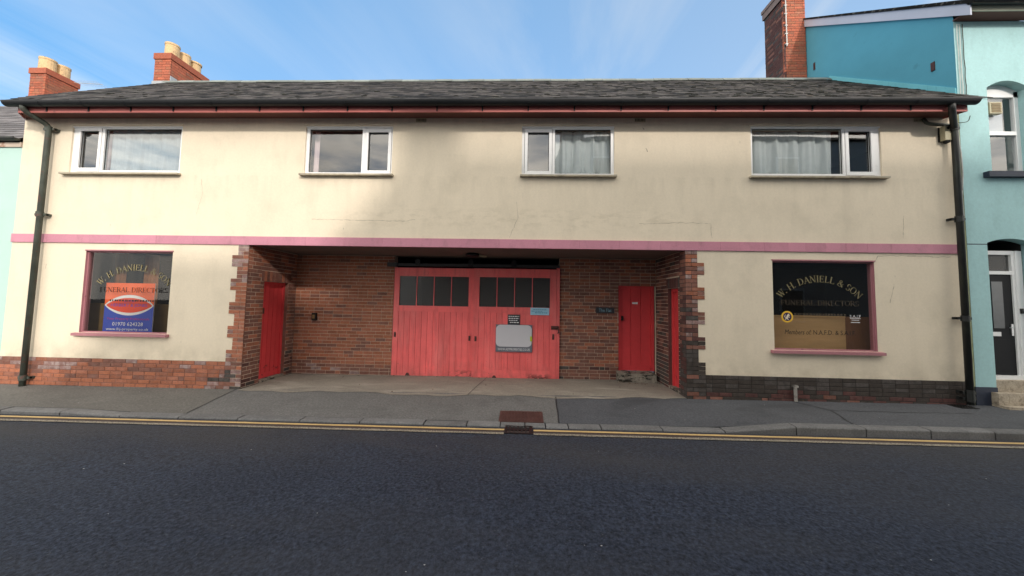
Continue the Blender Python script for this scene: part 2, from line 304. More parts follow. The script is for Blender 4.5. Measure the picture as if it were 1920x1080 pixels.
M['yellow'] = mat('yellow_road_paint', (0.54, 0.37, 0.155), 0.75, 0.12, 3, 0.2, 120, layers=[dict(col=(0.10, 0.075, 0.05), scale=60, lo=0.58, hi=0.70, amt=0.7)])
M['yellow2'] = mat('worn_yellow_road_paint', (0.29, 0.25, 0.185), 0.8, 0.15, 3, 0.3, 120, layers=[dict(col=(0.06, 0.055, 0.055), scale=55, lo=0.47, hi=0.58, amt=0.9)])
M['redtar'] = mat('reddish_worn_tarmac', (0.055, 0.038, 0.033), 0.85, 0.2, 3, 0.3, 100, 0.5, 110)
M['iron'] = mat('rusted_cast_iron', (0.085, 0.038, 0.032), 0.6, 0.2, 8, 0.15, 90, 0.3, 90, metal=0.2)
M['ironblack'] = mat('black_cast_iron', (0.010, 0.0095, 0.0095), 0.45, 0.25, 8, metal=0.3)
M['mint'] = mat('pale_mint_paint', (0.42, 0.585, 0.53), 0.85, 0.05, 2, 0.03, 60, 0.2, 60)
M['turq'] = mat('turquoise_wall_paint', (0.37, 0.585, 0.59), 0.88, 0.07, 1.2, 0.05, 22, 0.5, 26, layers=[dict(col=(0.22, 0.36, 0.36), scale=2, stretch=(2, 1, 0.6), lo=0.5, hi=0.8, amt=0.35)])
M['turqedge'] = mat('grimy_wall_edge_paint', (0.33, 0.35, 0.20), 0.9, 0.2, 4, layers=[dict(col=(0.10, 0.09, 0.04), scale=9, stretch=(1, 1, 0.4), lo=0.45, hi=0.65, amt=0.7)])
M['teal'] = mat('teal_gable_paint', (0.095, 0.34, 0.44), 0.85, 0.08, 1.2, 0.03, 50, 0.2, 60, layers=[dict(col=(0.05, 0.16, 0.18), scale=3, lo=0.62, hi=0.75, amt=0.5)])
M['tealflash'] = mat('teal_flashing_paint', (0.17, 0.50, 0.56), 0.8, 0.08, 2)
M['barge'] = mat('grey_barge_board', (0.50, 0.52, 0.60), 0.6, 0.06, 2)
M['navy'] = mat('navy_plinth_paint', (0.022, 0.03, 0.052), 0.6, 0.2, 5)
M['stone'] = mat('speckled_step_stone', (0.40, 0.34, 0.26), 0.85, 0.2, 6, 0.25, 50, 0.4, 60, layers=[dict(col=(0.12, 0.09, 0.06), scale=14, lo=0.5, hi=0.65, amt=0.6)])
M['lead'] = mat('lead_flashing', (0.33, 0.35, 0.37), 0.6, 0.15, 4)
M['clay'] = mat('buff_clay_pot', (0.60, 0.42, 0.225), 0.85, 0.12, 5, 0.10, 30, layers=[dict(col=(0.20, 0.14, 0.09), scale=5, stretch=(1, 1, .5), lo=.5, hi=.72, amt=.6), dict(col=(0.10, 0.075, 0.06), scale=9, lo=.60, hi=.68, amt=.7)])
M['beige'] = mat('beige_plastic', (0.42, 0.38, 0.25), 0.5, 0.1, 5)
M['cablew'] = mat('pale_cable', (0.55, 0.55, 0.52), 0.6, 0.2, 8); M['cableb'] = mat('dark_cable', (0.05, 0.055, 0.045), 0.6, 0.3, 8)
M['gold'] = mat('gold_leaf_letter', (0.21, 0.175, 0.085), 0.55, 0.1, 8); M['golddim'] = mat('faded_gold_letter', (0.055, 0.040, 0.023), 0.6, 0.2, 12)
M['inkdark'] = mat('black_letter_film', (0.015, 0.012, 0.01), 0.6); M['inkwhite'] = mat('white_print', (0.75, 0.75, 0.75), 0.6)
M['s_orange'] = mat('orange_print', (0.85, 0.125, 0.02), 0.5, 0.03); M['s_blue'] = mat('blue_print', (0.035, 0.07, 0.42), 0.5, 0.03); M['s_red'] = mat('red_print', (0.72, 0.07, 0.03), 0.5, 0.03); M['s_mag'] = mat('magenta_print', (0.45, 0.03, 0.22), 0.5)
M['signgrey'] = mat('slate_grey_board', (0.145, 0.15, 0.18), 0.5, 0.04); M['signpale'] = mat('pale_grey_board', (0.58, 0.57, 0.60), 0.5, 0.015); M['lime'] = mat('lime_sticker', (0.45, 0.55, 0.02), 0.5)
M['noticeb'] = mat('pale_blue_notice', (0.36, 0.60, 0.74), 0.5, 0.05); M['noticek'] = mat('charcoal_notice', (0.035, 0.035, 0.04), 0.5); M['noticetext'] = mat('blue_notice_ink', (0.10, 0.28, 0.42), 0.6)
M['opp1'] = mat('opposite_grey_render', (0.34, 0.32, 0.29), 0.9, 0.1, 1); M['opp2'] = mat('opposite_white_render', (0.42, 0.41, 0.39), 0.9, 0.1, 1)
M['brass'] = mat('tarnished_brass', (0.25, 0.17, 0.07), 0.4, 0.2, 10, metal=0.8)
M['pvcblack'] = mat('black_door_skin', (0.008, 0.008, 0.010), 0.55, 0.1, 4, spec=0.2)
M['wood'] = mat('brown_timber_post', (0.22, 0.10, 0.045), 0.6, 0.2, 5, stretch=(4, 1, 0.6))

# ------------------------------------------------------------------ ground
def zf(x): return -0.075 + 0.006*x
def zr(x): return -0.205 + 0.004*x
def lerp(a, b, t): return a+(b-a)*max(0, min(1, t))
def kup(x):
    if x < -3: return lerp(0.062, 0.026, (x+6.8)/0.95)
    return lerp(0.026, 0.117, (x-3.07)/0.98)
def ztop(x): return zr(x)+kup(x)
def zpave(x, y): return lerp(zf(x), ztop(x), -y/1.14)
KY0, KY1 = -1.30, -1.145

g = MB(); g.quad((-300, -300, -1.2), (300, -300, -1.2), (300, 300, -1.2), (-300, 300, -1.2)); obj('ground', g, M['pave_r'], kind='structure')
rd = MB()
xs = [-40+i*2.0 for i in range(41)]
ys = [KY0+0.06, -1.7, -2.2, -2.8, -3.4, -4.0, -4.6, -5.2, -5.7, -6.05]
def zroad(x, y): return zr(x) + 0.075*math.sin(math.pi*min(1, max(0, (KY0-y)/4.7)))
for i in range(40):
    for j in range(len(ys)-1):
        a, b, c, d = (xs[i], ys[j+1]), (xs[i+1], ys[j+1]), (xs[i+1], ys[j]), (xs[i], ys[j])
        rd.quad(*[(x, y, zroad(x, y)) for x, y in (a, b, c, d)])
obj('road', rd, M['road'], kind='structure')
def zone(name, xl, xr, mt, n):
    mb = MB(); yy = [0.03, -0.3, -0.6, -0.9, KY1+0.012]
    for i in range(n):
        for j in range(4):
            P = []
            for (ii, jj) in ((i, j+1), (i+1, j+1), (i+1, j), (i, j)):
                y = yy[jj]; x = xl(y)+(xr(y)-xl(y))*ii/n; P.append((x, y, zpave(x, y)))
            mb.quad(*P)
    return obj(name, mb, mt, kind='structure')
JL = lambda y: -5.165+0.19*(y/-1.3); JR = lambda y: 0.785-0.05*(y/-1.2)
pav_l = zone('pavement', lambda y: -40.0, JL, M['pave_l'], 90)
pav_m = zone('driveway_crossing', JL, JR, M['pave_m'], 24)
pav_r = zone('pavement', JR, lambda y: 40.0, M['pave_r'], 90)
pav_r.name = 'pavement.001'
# kerb stones, each its own piece of the pavement
edges = [-20.0]
while edges[-1] < -8: edges.append(edges[-1]+0.92)
edges = [e-(edges[-1]+7.78) for e in edges] + [-6.82, -5.88, -4.96, -4.05, -3.1, -2.2, -1.25, -0.62, -0.13, 0.23, 0.53, 0.86, 1.33, 2.2, 3.07, 4.05, 5.0, 5.87, 6.72, 7.6]
while edges[-1] < 20: edges.append(edges[-1]+0.9)
for a, b in zip(edges, edges[1:]):
    gap = 0.009; a0, b0 = a+gap, b-gap; mb = MB(); dz = random.uniform(-0.004, 0.004)
    ta, tb = ztop(a0)+dz, ztop(b0)+dz; c = 0.018
    mid = [(KY0, 0), (KY0+0.004, -c*0.7), (KY0+c, 0.0)]
    prof = lambda x, t: [(x, KY0, zr(x)-0.15), (x, KY0, t-c), (x, KY0+c*0.4, t-c*0.35), (x, KY0+c*1.2, t), (x, KY1, t+0.003), (x, KY1, zr(x)-0.15)]
    A, B = prof(a0, ta), prof(b0, tb); n = len(A); base = len(mb.v); mb.v += A+B
    for k in range(n-1): mb.f.append((base+k, base+n+k, base+n+k+1, base+k+1)); mb.m.append(0)
    mb.f += [tuple(base+k for k in range(n)), tuple(base+n+k for k in reversed(range(n)))]; mb.m += [0, 0]
    obj('kerbstone', mb, M['kerb'], pav_l if b < -4.9 else (pav_m if b < 0.9 else pav_r))
mb = MB()   # bed under the kerb joints
for i in range(80):
    x0, x1 = -20+i*0.5, -19.5+i*0.5
    mb.quad((x0, KY0+0.004, zr(x0)-0.2), (x1, KY0+0.004, zr(x1)-0.2), (x1, KY0+0.01, ztop(x1)-0.02), (x0, KY0+0.01, ztop(x0)-0.02))
    mb.quad((x0, KY0+0.01, ztop(x0)-0.02), (x1, KY0+0.01, ztop(x1)-0.02), (x1, KY1+0.02, ztop(x1)-0.015), (x0, KY1+0.02, ztop(x0)-0.015))
obj('kerb_bedding', mb, M['tar'], pav_m, kind='structure')
# opposite pavement
mb = MB(); mb.box(-40, 40, -8.3, -6.05, -0.5, -0.1); obj('opposite_pavement', mb, M['pave_r'], kind='structure')
# painted lines, parts of the road
def strip(name, ya, yb, mt, x0, x1, lift, jit=0.0):
    mb = MB(); n = int((x1-x0)/0.25)
    J = [random.uniform(-jit, jit) for _ in range(n+1)]; K = [random.uniform(-jit, jit) for _ in range(n+1)]
    for i in range(n):
        a, b = x0+(x1-x0)*i/n, x0+(x1-x0)*(i+1)/n
        mb.quad((a, ya+J[i], zroad(a, ya)+lift), (b, ya+J[i+1], zroad(b, ya)+lift), (b, yb+K[i+1], zroad(b, yb)+lift), (a, yb+K[i], zroad(a, yb)+lift))
    return mb
road = bpy.data.objects['road']
obj('worn_line_bed', strip('x', -1.55, -1.45, None, -20, 20, 0.006), M['redtar'], road, kind='structure')
for a, b in ((-20, -0.06), (0.35, 20)):
    obj('yellow_line', strip('x', -1.455, -1.390, None, a, b, 0.010, 0.003), M['yellow'], road)
    obj('worn_yellow_line', strip('x', -1.62, -1.545, None, a, b, 0.010, 0.006), M['yellow2'], road)
# seams and cracks in the footway
def seam(parent, pts, w, mt=None, lift=0.004):
    mb = MB()
    P = []
    for (x0, y0), (x1, y1) in zip(pts, pts[1:]):
        n = max(2, int(math.hypot(x1-x0, y1-y0)/0.12))
        P += [(x0+(x1-x0)*k/n+random.uniform(-.006, .006), y0+(y1-y0)*k/n+random.uniform(-.006, .006)) for k in range(n)]
    P.append(pts[-1])
    for i in range(len(P)-1):
        (x0, y0), (x1, y1) = P[i], P[i+1]; d = Vector((x1-x0, y1-y0)).normalized(); nn = Vector((-d.y, d.x))*w*random.uniform(.7, 1.2)/2
        mb.quad(*[(x, y, zpave(x, y)+lift) for x, y in ((x0-nn.x, y0-nn.y), (x1-nn.x, y1-nn.y), (x1+nn.x, y1+nn.y), (x0+nn.x, y0+nn.y))])
    return obj('seam', mb, mt or M['tar'], parent, fix=False)
seam(pav_l, [(JL(0), -0.01), (JL(-1.13), -1.13)], 0.022)
seam(pav_r, [(JR(-0.06), -0.06), (JR(-1.13), -1.13)], 0.022)
seam(pav_r, [(4.95, -0.03), (5.15, -0.45), (5.42, -0.6), (5.44, -0.75), (5.0, -1.13)][:2]+[(5.2, -0.52), (5.05, -0.9), (4.98, -1.13)], 0.02)
seam(pav_r, [(5.2, -0.5), (6.2, -0.52), (7.4, -0.5)], 0.012)
# concrete apron of the recess
mb = MB(); nn = 60; ex = [-5.095+8.225*i/nn for i in range(nn+1)]
ey = [-0.10-0.05*math.sin(i*0.31)-0.03*math.sin(i*0.9+1)+random.uniform(-.015, .015)+0.09*abs(i/nn-0.5) for i in range(nn+1)]
ap = lambda x: zf(x)+0.006
yl = [0.3, 0.7, 1.1, 2.2]
for i in range(nn):
    mb.quad((ex[i], ey[i], zpave(ex[i], ey[i])+0.005), (ex[i+1], ey[i+1], zpave(ex[i+1], ey[i+1])+0.005), (ex[i+1], yl[0], ap(ex[i+1])), (ex[i], yl[0], ap(ex[i])))
    for j in range(3): mb.quad((ex[i], yl[j], ap(ex[i])), (ex[i+1], yl[j], ap(ex[i+1])), (ex[i+1], yl[j+1], ap(ex[i+1])), (ex[i], yl[j+1], ap(ex[i])))
apron = obj('concrete_apron', mb, M['concrete'], kind='structure')
mb = MB()
for (x0, y0), (x1, y1) in (((-0.62, 1.3), (-0.72, 0.6)), ((-0.72, 0.6), (-0.80, -0.08))):
    mb.quad((x0-.006, y0, ap(x0)+.004), (x0+.006, y0, ap(x0)+.004), (x1+.006, y1, ap(x1)+.004), (x1-.006, y1, ap(x1)+.004))
obj('joint', mb, M['tar'], apron, fix=False)

# ironwork
gl = thing('gully_grate', (0.145, -1.42, zroad(0.1, -1.42)), 'black slotted drain grate set in the gutter across the yellow lines', 'drain grate')
z0 = zroad(0.145, -1.42)
mb = MB(); x0, x1, y0, y1 = -0.05, 0.34, -1.58, -1.262; t = 0.03
mb.box(x0, x1, y0, y0+t, z0, z0+.018); mb.box(x0, x1, y1-t, y1, z0, z0+.018); mb.box(x0, x0+t, y0+t, y1-t, z0, z0+.018); mb.box(x1-t, x1, y0+t, y1-t, z0, z0+.018)
obj('rim', mb, M['ironblack'], gl)
mb = MB(); mb.box(x0+.01, x1-.01, y0+.01, y1-.01, z0-.01, z0+.004); obj('pit', mb, M['gasket'], gl)
for k in range(6):
    xa = x0+t+0.008+k*0.056; mb = MB(); mb.box(xa+.02, xa+.042, y0+t, y1-t, z0+.004, z0+.016); obj('bar', mb, M['ironblack'], gl)
mb = MB(); mb.box(x0+t, x1-t, -1.435, -1.41, z0+.004, z0+.014); obj('crossbar', mb, M['ironblack'], gl)
cv = thing('drain_cover', (0.18, -1.0, zpave(0.18, -1)), 'rusty red-brown ribbed rectangular cover in the footway in front of the garage doors', 'drain cover')
def cover(par, x0, x1, y0, y1, mt, nx, ny):
    zz = lambda x, y: zpave(x, y)
    mb = MB(); h = 0.008
    mb.hexa([(x0, y0, zz(x0, y0)-.02), (x1, y0, zz(x1, y0)-.02), (x1, y1, zz(x1, y1)-.02), (x0, y1, zz(x0, y1)-.02)]+[(x0, y0, zz(x0, y0)+h), (x1, y0, zz(x1, y0)+h), (x1, y1, zz(x1, y1)+h), (x0, y1, zz(x0, y1)+h)])
    obj('plate', mb, mt, par)
    mb = MB()
    for i in range(nx):
        for j in range(ny):
            a = x0+.03+(x1-x0-.06)*(i+.12)/nx; b = x0+.03+(x1-x0-.06)*(i+.88)/nx; c = y0+.025+(y1-y0-.05)*(j+.2)/ny; d = y0+.025+(y1-y0-.05)*(j+.8)/ny
            mb.hexa([(a, c, zz(a, c)+h), (b, c, zz(b, c)+h), (b, d, zz(b, d)+h), (a, d, zz(a, d)+h)]+[(a, c, zz(a, c)+h+.006), (b, c, zz(b, c)+h+.006), (b, d, zz(b, d)+h+.006), (a, d, zz(a, d)+h+.006)], 0, ('b',))
    obj('raised_studs', mb, mt, par, kind='stuff')
cover(cv, -0.163, 0.51, -1.135, -0.74, M['iron'], 12, 7)
cv2 = thing('inspection_cover', (7.7, -0.13, zpave(7.7, -.13)), 'small dark inspection plate in the pavement at the foot of the right downpipe', 'drain cover')
cover(cv2, 7.56, 7.84, -0.245, -0.03, M['ironblack'], 5, 4)

# ------------------------------------------------------------------ the long cream building
bld = thing('commercial_building', (-1.0, 0.0, -0.08), 'long cream two-storey former undertaker\'s premises with a recessed red garage front and pink band', 'building')
def wall(mb, x0, x1, z0, z1, holes, y=0.0, depth=0.2, reveal=True, hm=0):
    X = sorted({x0, x1, *[h[0] for h in holes], *[h[1] for h in holes]}); Z = sorted({z0, z1, *[h[2] for h in holes], *[h[3] for h in holes]})
    X = [x for x in X if x0 <= x <= x1]; Z = [z for z in Z if z0 <= z <= z1]
    for a, b in zip(X, X[1:]):
        for c, d in zip(Z, Z[1:]):
            if any(h[0]-1e-6 <= a and b <= h[1]+1e-6 and h[2]-1e-6 <= c and d <= h[3]+1e-6 for h in holes): continue
            mb.quad((a, y, c), (b, y, c), (b, y, d), (a, y, d))
    if reveal:
        for a, b, c, d in holes:
            mb.quad((a, y, c), (a, y, d), (a, y+depth, d), (a, y+depth, c), hm); mb.quad((b, y, d), (b, y, c), (b, y+depth, c), (b, y+depth, d), hm)
            mb.quad((a, y, d), (b, y, d), (b, y+depth, d), (a, y+depth, d), hm); mb.quad((b, y, c), (a, y, c), (a, y+depth, c), (b, y+depth, c), hm)
ZS = 5.13; XL, XR = -9.9, 7.96
W = [(-8.883, -6.605), (-4.109, -2.392), (0.103, 1.845), (4.356, 6.692)]; WZ0, WZ1 = 4.012, 4.965
LW = (-8.36, -6.606, 0.885, 2.464); RW = (4.686, 6.472, 0.85, 2.452)
OL, OR, OZ, D = -5.095, 3.13, 2.617, 1.43
PLZ, PRZ = 0.395, 0.37
mb = MB(); wall(mb, XL, XR, 2.70, ZS, [(a, b, WZ0, WZ1) for a, b in W])
obj('upper_wall', mb, M['cream'], bld, fix=False)
mb = MB(); wall(mb, XL, -5.30, PLZ, 2.70, [LW], reveal=False); obj('lower_wall', mb, M['cream'], bld, fix=False)
mb = MB(); wall(mb, 3.345, XR, PRZ, 2.70, [RW], reveal=False); obj('lower_wall', mb, M['cream'], bld, fix=False)
# side and rear shell
mb = MB()
mb.poly([(XL, 0.001, -0.4), (XL, 5.6, -0.4), (XL, 5.6, 5.2), (XL, 2.62, 7.5), (XL, 0.001, 5.25)]); mb.quad((XL, 5.6, -.4), (XR, 5.6, -.4), (XR, 5.6, 5.2), (XL, 5.6, 5.2))
mb.poly([(XR, 0.001, -0.4), (XR, 5.6, -0.4), (XR, 5.6, 5.2), (XR, 2.62, 7.5), (XR, 0.001, 5.25)])
obj('side_wall', mb, M['cream'], bld, fix=False)
# interiors
def room(x0, x1, y0, y1, z0, z1, mt, name='room'):
    mb = MB(); mb.quad((x0, y1, z0), (x1, y1, z0), (x1, y1, z1), (x0, y1, z1)); mb.quad((x0, y0, z0), (x0, y1, z0), (x0, y1, z1), (x0, y0, z1)); mb.quad((x1, y0, z0), (x1, y0, z1), (x1, y1, z1), (x1, y1, z0))
    mb.quad((x0, y0, z0), (x1, y0, z0), (x1, y1, z0), (x0, y1, z0)); mb.quad((x0, y0, z1), (x0, y1, z1), (x1, y1, z1), (x1, y0, z1))
    return obj(name, mb, mt, bld, fix=False)
for a, b in ((-9.8, -5.5), (-5.4, -1.3), (-1.2, 3.0), (3.1, 7.85)): room(a, b, 0.02, 3.2, 3.1, 5.12, M['room'])
room(-9.7, -5.4, 0.02, 2.6, -0.2, 2.58, M['dark']); room(3.5, 7.8, 0.02, 2.6, -0.2, 2.58, M['dark'])
room(-3.3, 1.3, 1.56, 5.3, -0.12, 2.95, M['dark'], 'garage_interior')

# pink band of slabs
x = XL-0.005
while x < XR-0.01:
    w = 0.74 if x < 3.2 else random.uniform(0.30, 0.44); x1 = min(x+w, XR-0.004)
    dd = random.uniform(-.0015, .0015); mb = MB(); mb.box(x+.0015, x1-.0015, -0.022+dd, 0.05, OZ, 2.781)
    obj('band_slab', mb, M['pinkband'], bld); x = x1
# recess ceiling and lintel
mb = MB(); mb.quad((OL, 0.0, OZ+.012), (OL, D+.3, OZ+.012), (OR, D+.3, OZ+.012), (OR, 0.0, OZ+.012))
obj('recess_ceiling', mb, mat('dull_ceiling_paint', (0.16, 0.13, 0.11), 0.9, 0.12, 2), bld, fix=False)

# ---- bricks
brick_cache = {}
NB = [0]
def brick_mesh(l, h, d, mkey):
    k = (round(l, 3), round(h, 3), round(d, 3), mkey)
    if k not in brick_cache:
        mb = MB(); c = 0.004; l2, h2 = l/2, h/2
        mb.hexa([(-l2+c, -d/2, -h2+c), (l2-c, -d/2, -h2+c), (l2, -d/2+c, -h2), (-l2, -d/2+c, -h2)]+[(-l2+c, -d/2, h2-c), (l2-c, -d/2, h2-c), (l2, -d/2+c, h2), (-l2, -d/2+c, h2)], 0, ('k',))
        mb.hexa([(-l2, -d/2+c, -h2), (l2, -d/2+c, -h2), (l2, d/2, -h2), (-l2, d/2, -h2)]+[(-l2, -d/2+c, h2), (l2, -d/2+c, h2), (l2, d/2, h2), (-l2, d/2, h2)], 0, ('f', 'k'))
        brick_cache[k] = mb.mesh('brick', M[mkey])
    return brick_cache[k]
AX = {'-y': 0.0, '+x': math.pi/2, '-x': -math.pi/2}
def add_brick(u0, u1, z0, z1, face, plane, mkey, parent, stuff=None, proud=0.006, limit=True):
    l = u1-u0; h = z1-z0; d = 0.05
    if l < 0.02: return
    p = proud+random.uniform(-.002, .002); cu, cz = (u0+u1)/2, (z0+z1)/2
    if stuff is None:
        me = brick_mesh(round(l*50)/50 if abs(l-.215) > .004 else .215, round(h, 3), d, mkey)
        o = bpy.data.objects.new('brick', me); C.objects.link(o)
        c = {'-y': (cu, plane-p+d/2, cz), '+x': (plane+p-d/2, cu, cz), '-x': (plane-p+d/2, cu, cz)}[face]
        o.location = c; o.rotation_euler = (random.uniform(-.006, .006), 0, AX[face]); o.parent = parent
        o.matrix_parent_inverse = Matrix.Translation(-Vector(ORIGIN.get(parent.name, (0, 0, 0)))); NB[0] += 1
    else:
        m = BI[mkey]
        if face == '-y': stuff.box(u0, u1, plane-p, plane+.02, z0, z1, m, ('k',))
        elif face == '+x': stuff.box(plane-.02, plane+p, u0, u1, z0, z1, m, ('l',))
        else: stuff.box(plane-p, plane+.02, u0, u1, z0, z1, m, ('r',))
def courses(u0, u1, ztop_, zbot, face, plane, choose, parent, stuff=None, holes=(), off=0, pitch=0.075, skipfn=None, proud=0.006):
    r = 0; z = ztop_
    while z > zbot+0.012:
        z1 = z-0.005; z0 = max(z-pitch+0.005, zbot); zc = (z0+z1)/2
        cuts = [(max(u0, h[0]), min(u1, h[1])) for h in holes if h[2] < zc < h[3]]
        spans = [(u0, u1)]
        for c in cuts:
            ns = []
            for s in spans:
                if c[1] <= s[0] or c[0] >= s[1]: ns.append(s); continue
                if c[0] > s[0]: ns.append((s[0], c[0]))
                if c[1] < s[1]: ns.append((c[1], s[1]))
            spans = ns
        o = u0 - (0.1125 if (r+off) % 2 else 0.0) - random.choice((0, 0, 0, 0.05))
        cuts_at = []; u = o
        while u < u1:
            step = 0.1125 if random.random() < 0.08 else 0.225
            cuts_at.append((u, u+step)); u += step
        for a, b in cuts_at:
            for s in spans:
                p, q = max(a, s[0]), min(b, s[1])
                if q-p < 0.03: continue
                st = stuff
                if skipfn and skipfn((p+q)/2, zc): continue
                add_brick(p+.005 if p > s[0]+1e-4 else p+.002, q-.005 if q < s[1]-1e-4 else q-.002, z0, z1, face, plane, choose((p+q)/2, zc), parent, st, proud)
        r += 1; z -= pitch
def wc(**k):
    ks = list(k); return random.choices(ks, [k[x] for x in ks])[0]
def ch_pl(u, z):   # left plinth
    if u > -5.75: 
        if z < 0.12: return wc(b_dark=6, b_grey=3, b_brown=2)
        return wc(b_grey=3, b_red=3, b_brown=3)
    if z < 0.03: return wc(b_orange=7, b_red=3)
    if z < 0.16: return wc(b_orange=3, b_red=5, b_brown=2)
    return wc(b_red=4, b_brown=4, b_grey=3.5 if (u < -7.6 or u > -6.4) else 1)
def ch_pr(u, z):
    if z < 0.09: return wc(b_dred=6, b_black=3, b_brown=1)
    if z < 0.17: return wc(b_black=7, b_dark=2, b_dred=1.6)
    return wc(b_black=6, b_dark=4)
def ch_pierl(u, z):
    if z < 0.25: return wc(b_dark=6, b_brown=2, b_grey=2)
    if u < -5.31: return wc(b_grey=7, b_brown=2)
    if z > 1.9: return wc(b_brown=4, b_grey=3, b_red=3)
    return wc(b_red=6, b_orange=3, b_brown=3)
def ch_pierr(u, z):
    t = (z-0.7)/1.2
    if random.random() > t: return wc(b_dark=5, b_black=3, b_brown=1) if z < 0.95 else wc(b_brown=4, b_dark=2, b_dred=3)
    if u > 3.36: return wc(b_grey=5, b_dark=3)
    return wc(b_brown=4, b_grey=2, b_red=3)
# mortar backings
mb = MB(); mb.quad((XL, -.004, -0.3), (-5.30, -.004, -0.3), (-5.30, -.004, PLZ-.001), (XL, -.004, PLZ-.001))
obj('plinth_mortar', mb, M['mortar_red'], bld, fix=False)
mb = MB(); mb.quad((3.345, -.004, -0.3), (XR, -.004, -0.3), (XR, -.004, PRZ-.001), (3.345, -.004, PRZ-.001)); obj('plinth_mortar', mb, M['mortar_dark'], bld, fix=False)
mb = MB(); mb.box(-5.30, OL, -.004, .25, -0.3, OZ); obj('pier_core', mb, M['mortar'], bld)
mb = MB(); mb.box(OR, 3.345, -.004, .25, -0.3, OZ); obj('pier_core', mb, M['mortar_dark'], bld)
rest = MB()
courses(XL, -5.415, PLZ, -0.16, '-y', -.004, ch_pl, bld, off=1)
courses(3.47, XR, PRZ, -0.10, '-y', -.004, ch_pr, bld, off=0)
def pier(xi, xs, xlong, q0, side, choose, zb):
    k = 0; z = q0+3*0.075
    z = q0 + 0.225
    # courses from the band down; every second group of three runs out to the long edge
    while z - 0.075*k > zb+0.02:
        zt = z-0.075*k; z1 = min(zt-.005, OZ-.002); z0 = max(zt-.07, zb); gidx = (k-3)//3
        longb = (k >= 3 and gidx % 2 == 0) or zt < (0.45 if side > 0 else 0.47)
        if zt <= (PRZ if side > 0 else PLZ)+.001: longb = True
        if z1 > z0:
            xe = xlong if longb else xs
            segs = []
            if longb: segs = [(xi, (xi+xs)/2), ((xi+xs)/2, xlong)] if k % 2 else [(xi, xs), (xs, xlong)]
            else: segs = [(xi, xs)] if k % 2 else [(xi, (xi+xs)/2), ((xi+xs)/2, xs)]
            for a, b in segs:
                a, b = min(a, b), max(a, b)
                st = None if NB[0] < 296 else rest
                add_brick(a+(.005 if a not in (xi, xs, xlong) else .001), b-(.004 if b not in (xi,) else 0), z0, z1, '-y', -.004, choose((a+b)/2, (z0+z1)/2), bld, st)
        k += 1
pier(OL, -5.30, -5.412, 2.42, -1, ch_pierl, -0.16)
pier(OR, 3.345, 3.468, 2.395, 1, ch_pierr, -0.10)
# returns and back walls
DLz, DRz = (0.44, 1.17, -0.3, 1.945), (0.31, 0.79, -0.3, 1.94)
mb = MB(); mb2 = MB()
def yz_wall(mb, x, y0, y1, z0, z1, hole, dirx):
    h = hole
    for a, b, c, d in ((y0, h[0], z0, z1), (h[1], y1, z0, z1), (h[0], h[1], h[3], z1)):
        mb.quad((x, a, c), (x, b, c), (x, b, d), (x, a, d))
    dx = dirx*0.13; mb = mb2
    mb.quad((x, h[0], z0), (x+dx, h[0], z0), (x+dx, h[0], h[3]), (x, h[0], h[3])); mb.quad((x, h[1], z0), (x+dx, h[1], z0), (x+dx, h[1], h[3]), (x, h[1], h[3])); mb.quad((x, h[0], h[3]), (x+dx, h[0], h[3]), (x+dx, h[1], h[3]), (x, h[1], h[3]))
yz_wall(mb, OL-.004, 0.25, D, -0.2, OZ+.01, DLz, -1); obj('recess_mortar', mb, M['mortar'], bld, fix=False); obj('door_reveal', mb2, M['b_brown'], bld, fix=False)
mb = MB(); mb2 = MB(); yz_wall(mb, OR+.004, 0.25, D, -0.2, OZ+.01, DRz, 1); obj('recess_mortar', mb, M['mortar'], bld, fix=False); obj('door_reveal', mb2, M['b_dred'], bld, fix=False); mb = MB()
GX0, GX1 = -2.80, 0.985
for a, b, hole in ((OL, GX0, None), (GX1, OR, (2.30, 3.10, -0.2, 2.03))):
    if hole:
        for p, q, r, s in ((a, hole[0], -.2, OZ+.01), (hole[1], b, -.2, OZ+.01), (hole[0], hole[1], hole[3], OZ+.01)): mb.quad((p, D+.004, r), (q, D+.004, r), (q, D+.004, s), (p, D+.004, s))
    else: mb.quad((a, D+.004, -.2), (b, D+.004, -.2), (b, D+.004, OZ+.01), (a, D+.004, OZ+.01))
mb.quad((GX0, D+.004, -.2), (GX0, D+.2, -.2), (GX0, D+.2, OZ+.01), (GX0, D+.004, OZ+.01)); mb.quad((GX1, D+.004, -.2), (GX1, D+.2, -.2), (GX1, D+.2, OZ+.01), (GX1, D+.004, OZ+.01))
mbR = mb; obj('recess_mortar', mbR, M['mortar'], bld, fix=False)
def ch_back(u, z):
    if z < 0.12: return wc(b_brown=5, b_grey=2, b_red=2)
    return wc(b_red=6, b_brown=2, b_orange=5)
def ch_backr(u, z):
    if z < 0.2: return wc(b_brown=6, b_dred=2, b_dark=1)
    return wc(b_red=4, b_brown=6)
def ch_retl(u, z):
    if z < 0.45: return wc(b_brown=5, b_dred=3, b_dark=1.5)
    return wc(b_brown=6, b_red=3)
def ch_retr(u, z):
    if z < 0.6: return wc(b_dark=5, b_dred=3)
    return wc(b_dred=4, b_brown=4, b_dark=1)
courses(OL+.004, GX0, OZ, -0.12, '-y', D+.004, ch_back, bld, rest)
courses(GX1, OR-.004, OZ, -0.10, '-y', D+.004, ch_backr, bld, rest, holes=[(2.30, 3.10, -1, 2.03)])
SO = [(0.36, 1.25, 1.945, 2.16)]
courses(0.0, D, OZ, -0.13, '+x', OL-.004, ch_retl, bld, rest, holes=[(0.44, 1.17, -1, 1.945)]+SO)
courses(0.0, D, OZ, -0.08, '-x', OR+.004, ch_retr, bld, rest, holes=[(0.31, 0.79, -1, 1.94), (0.24, 0.86, 1.94, 2.15)])
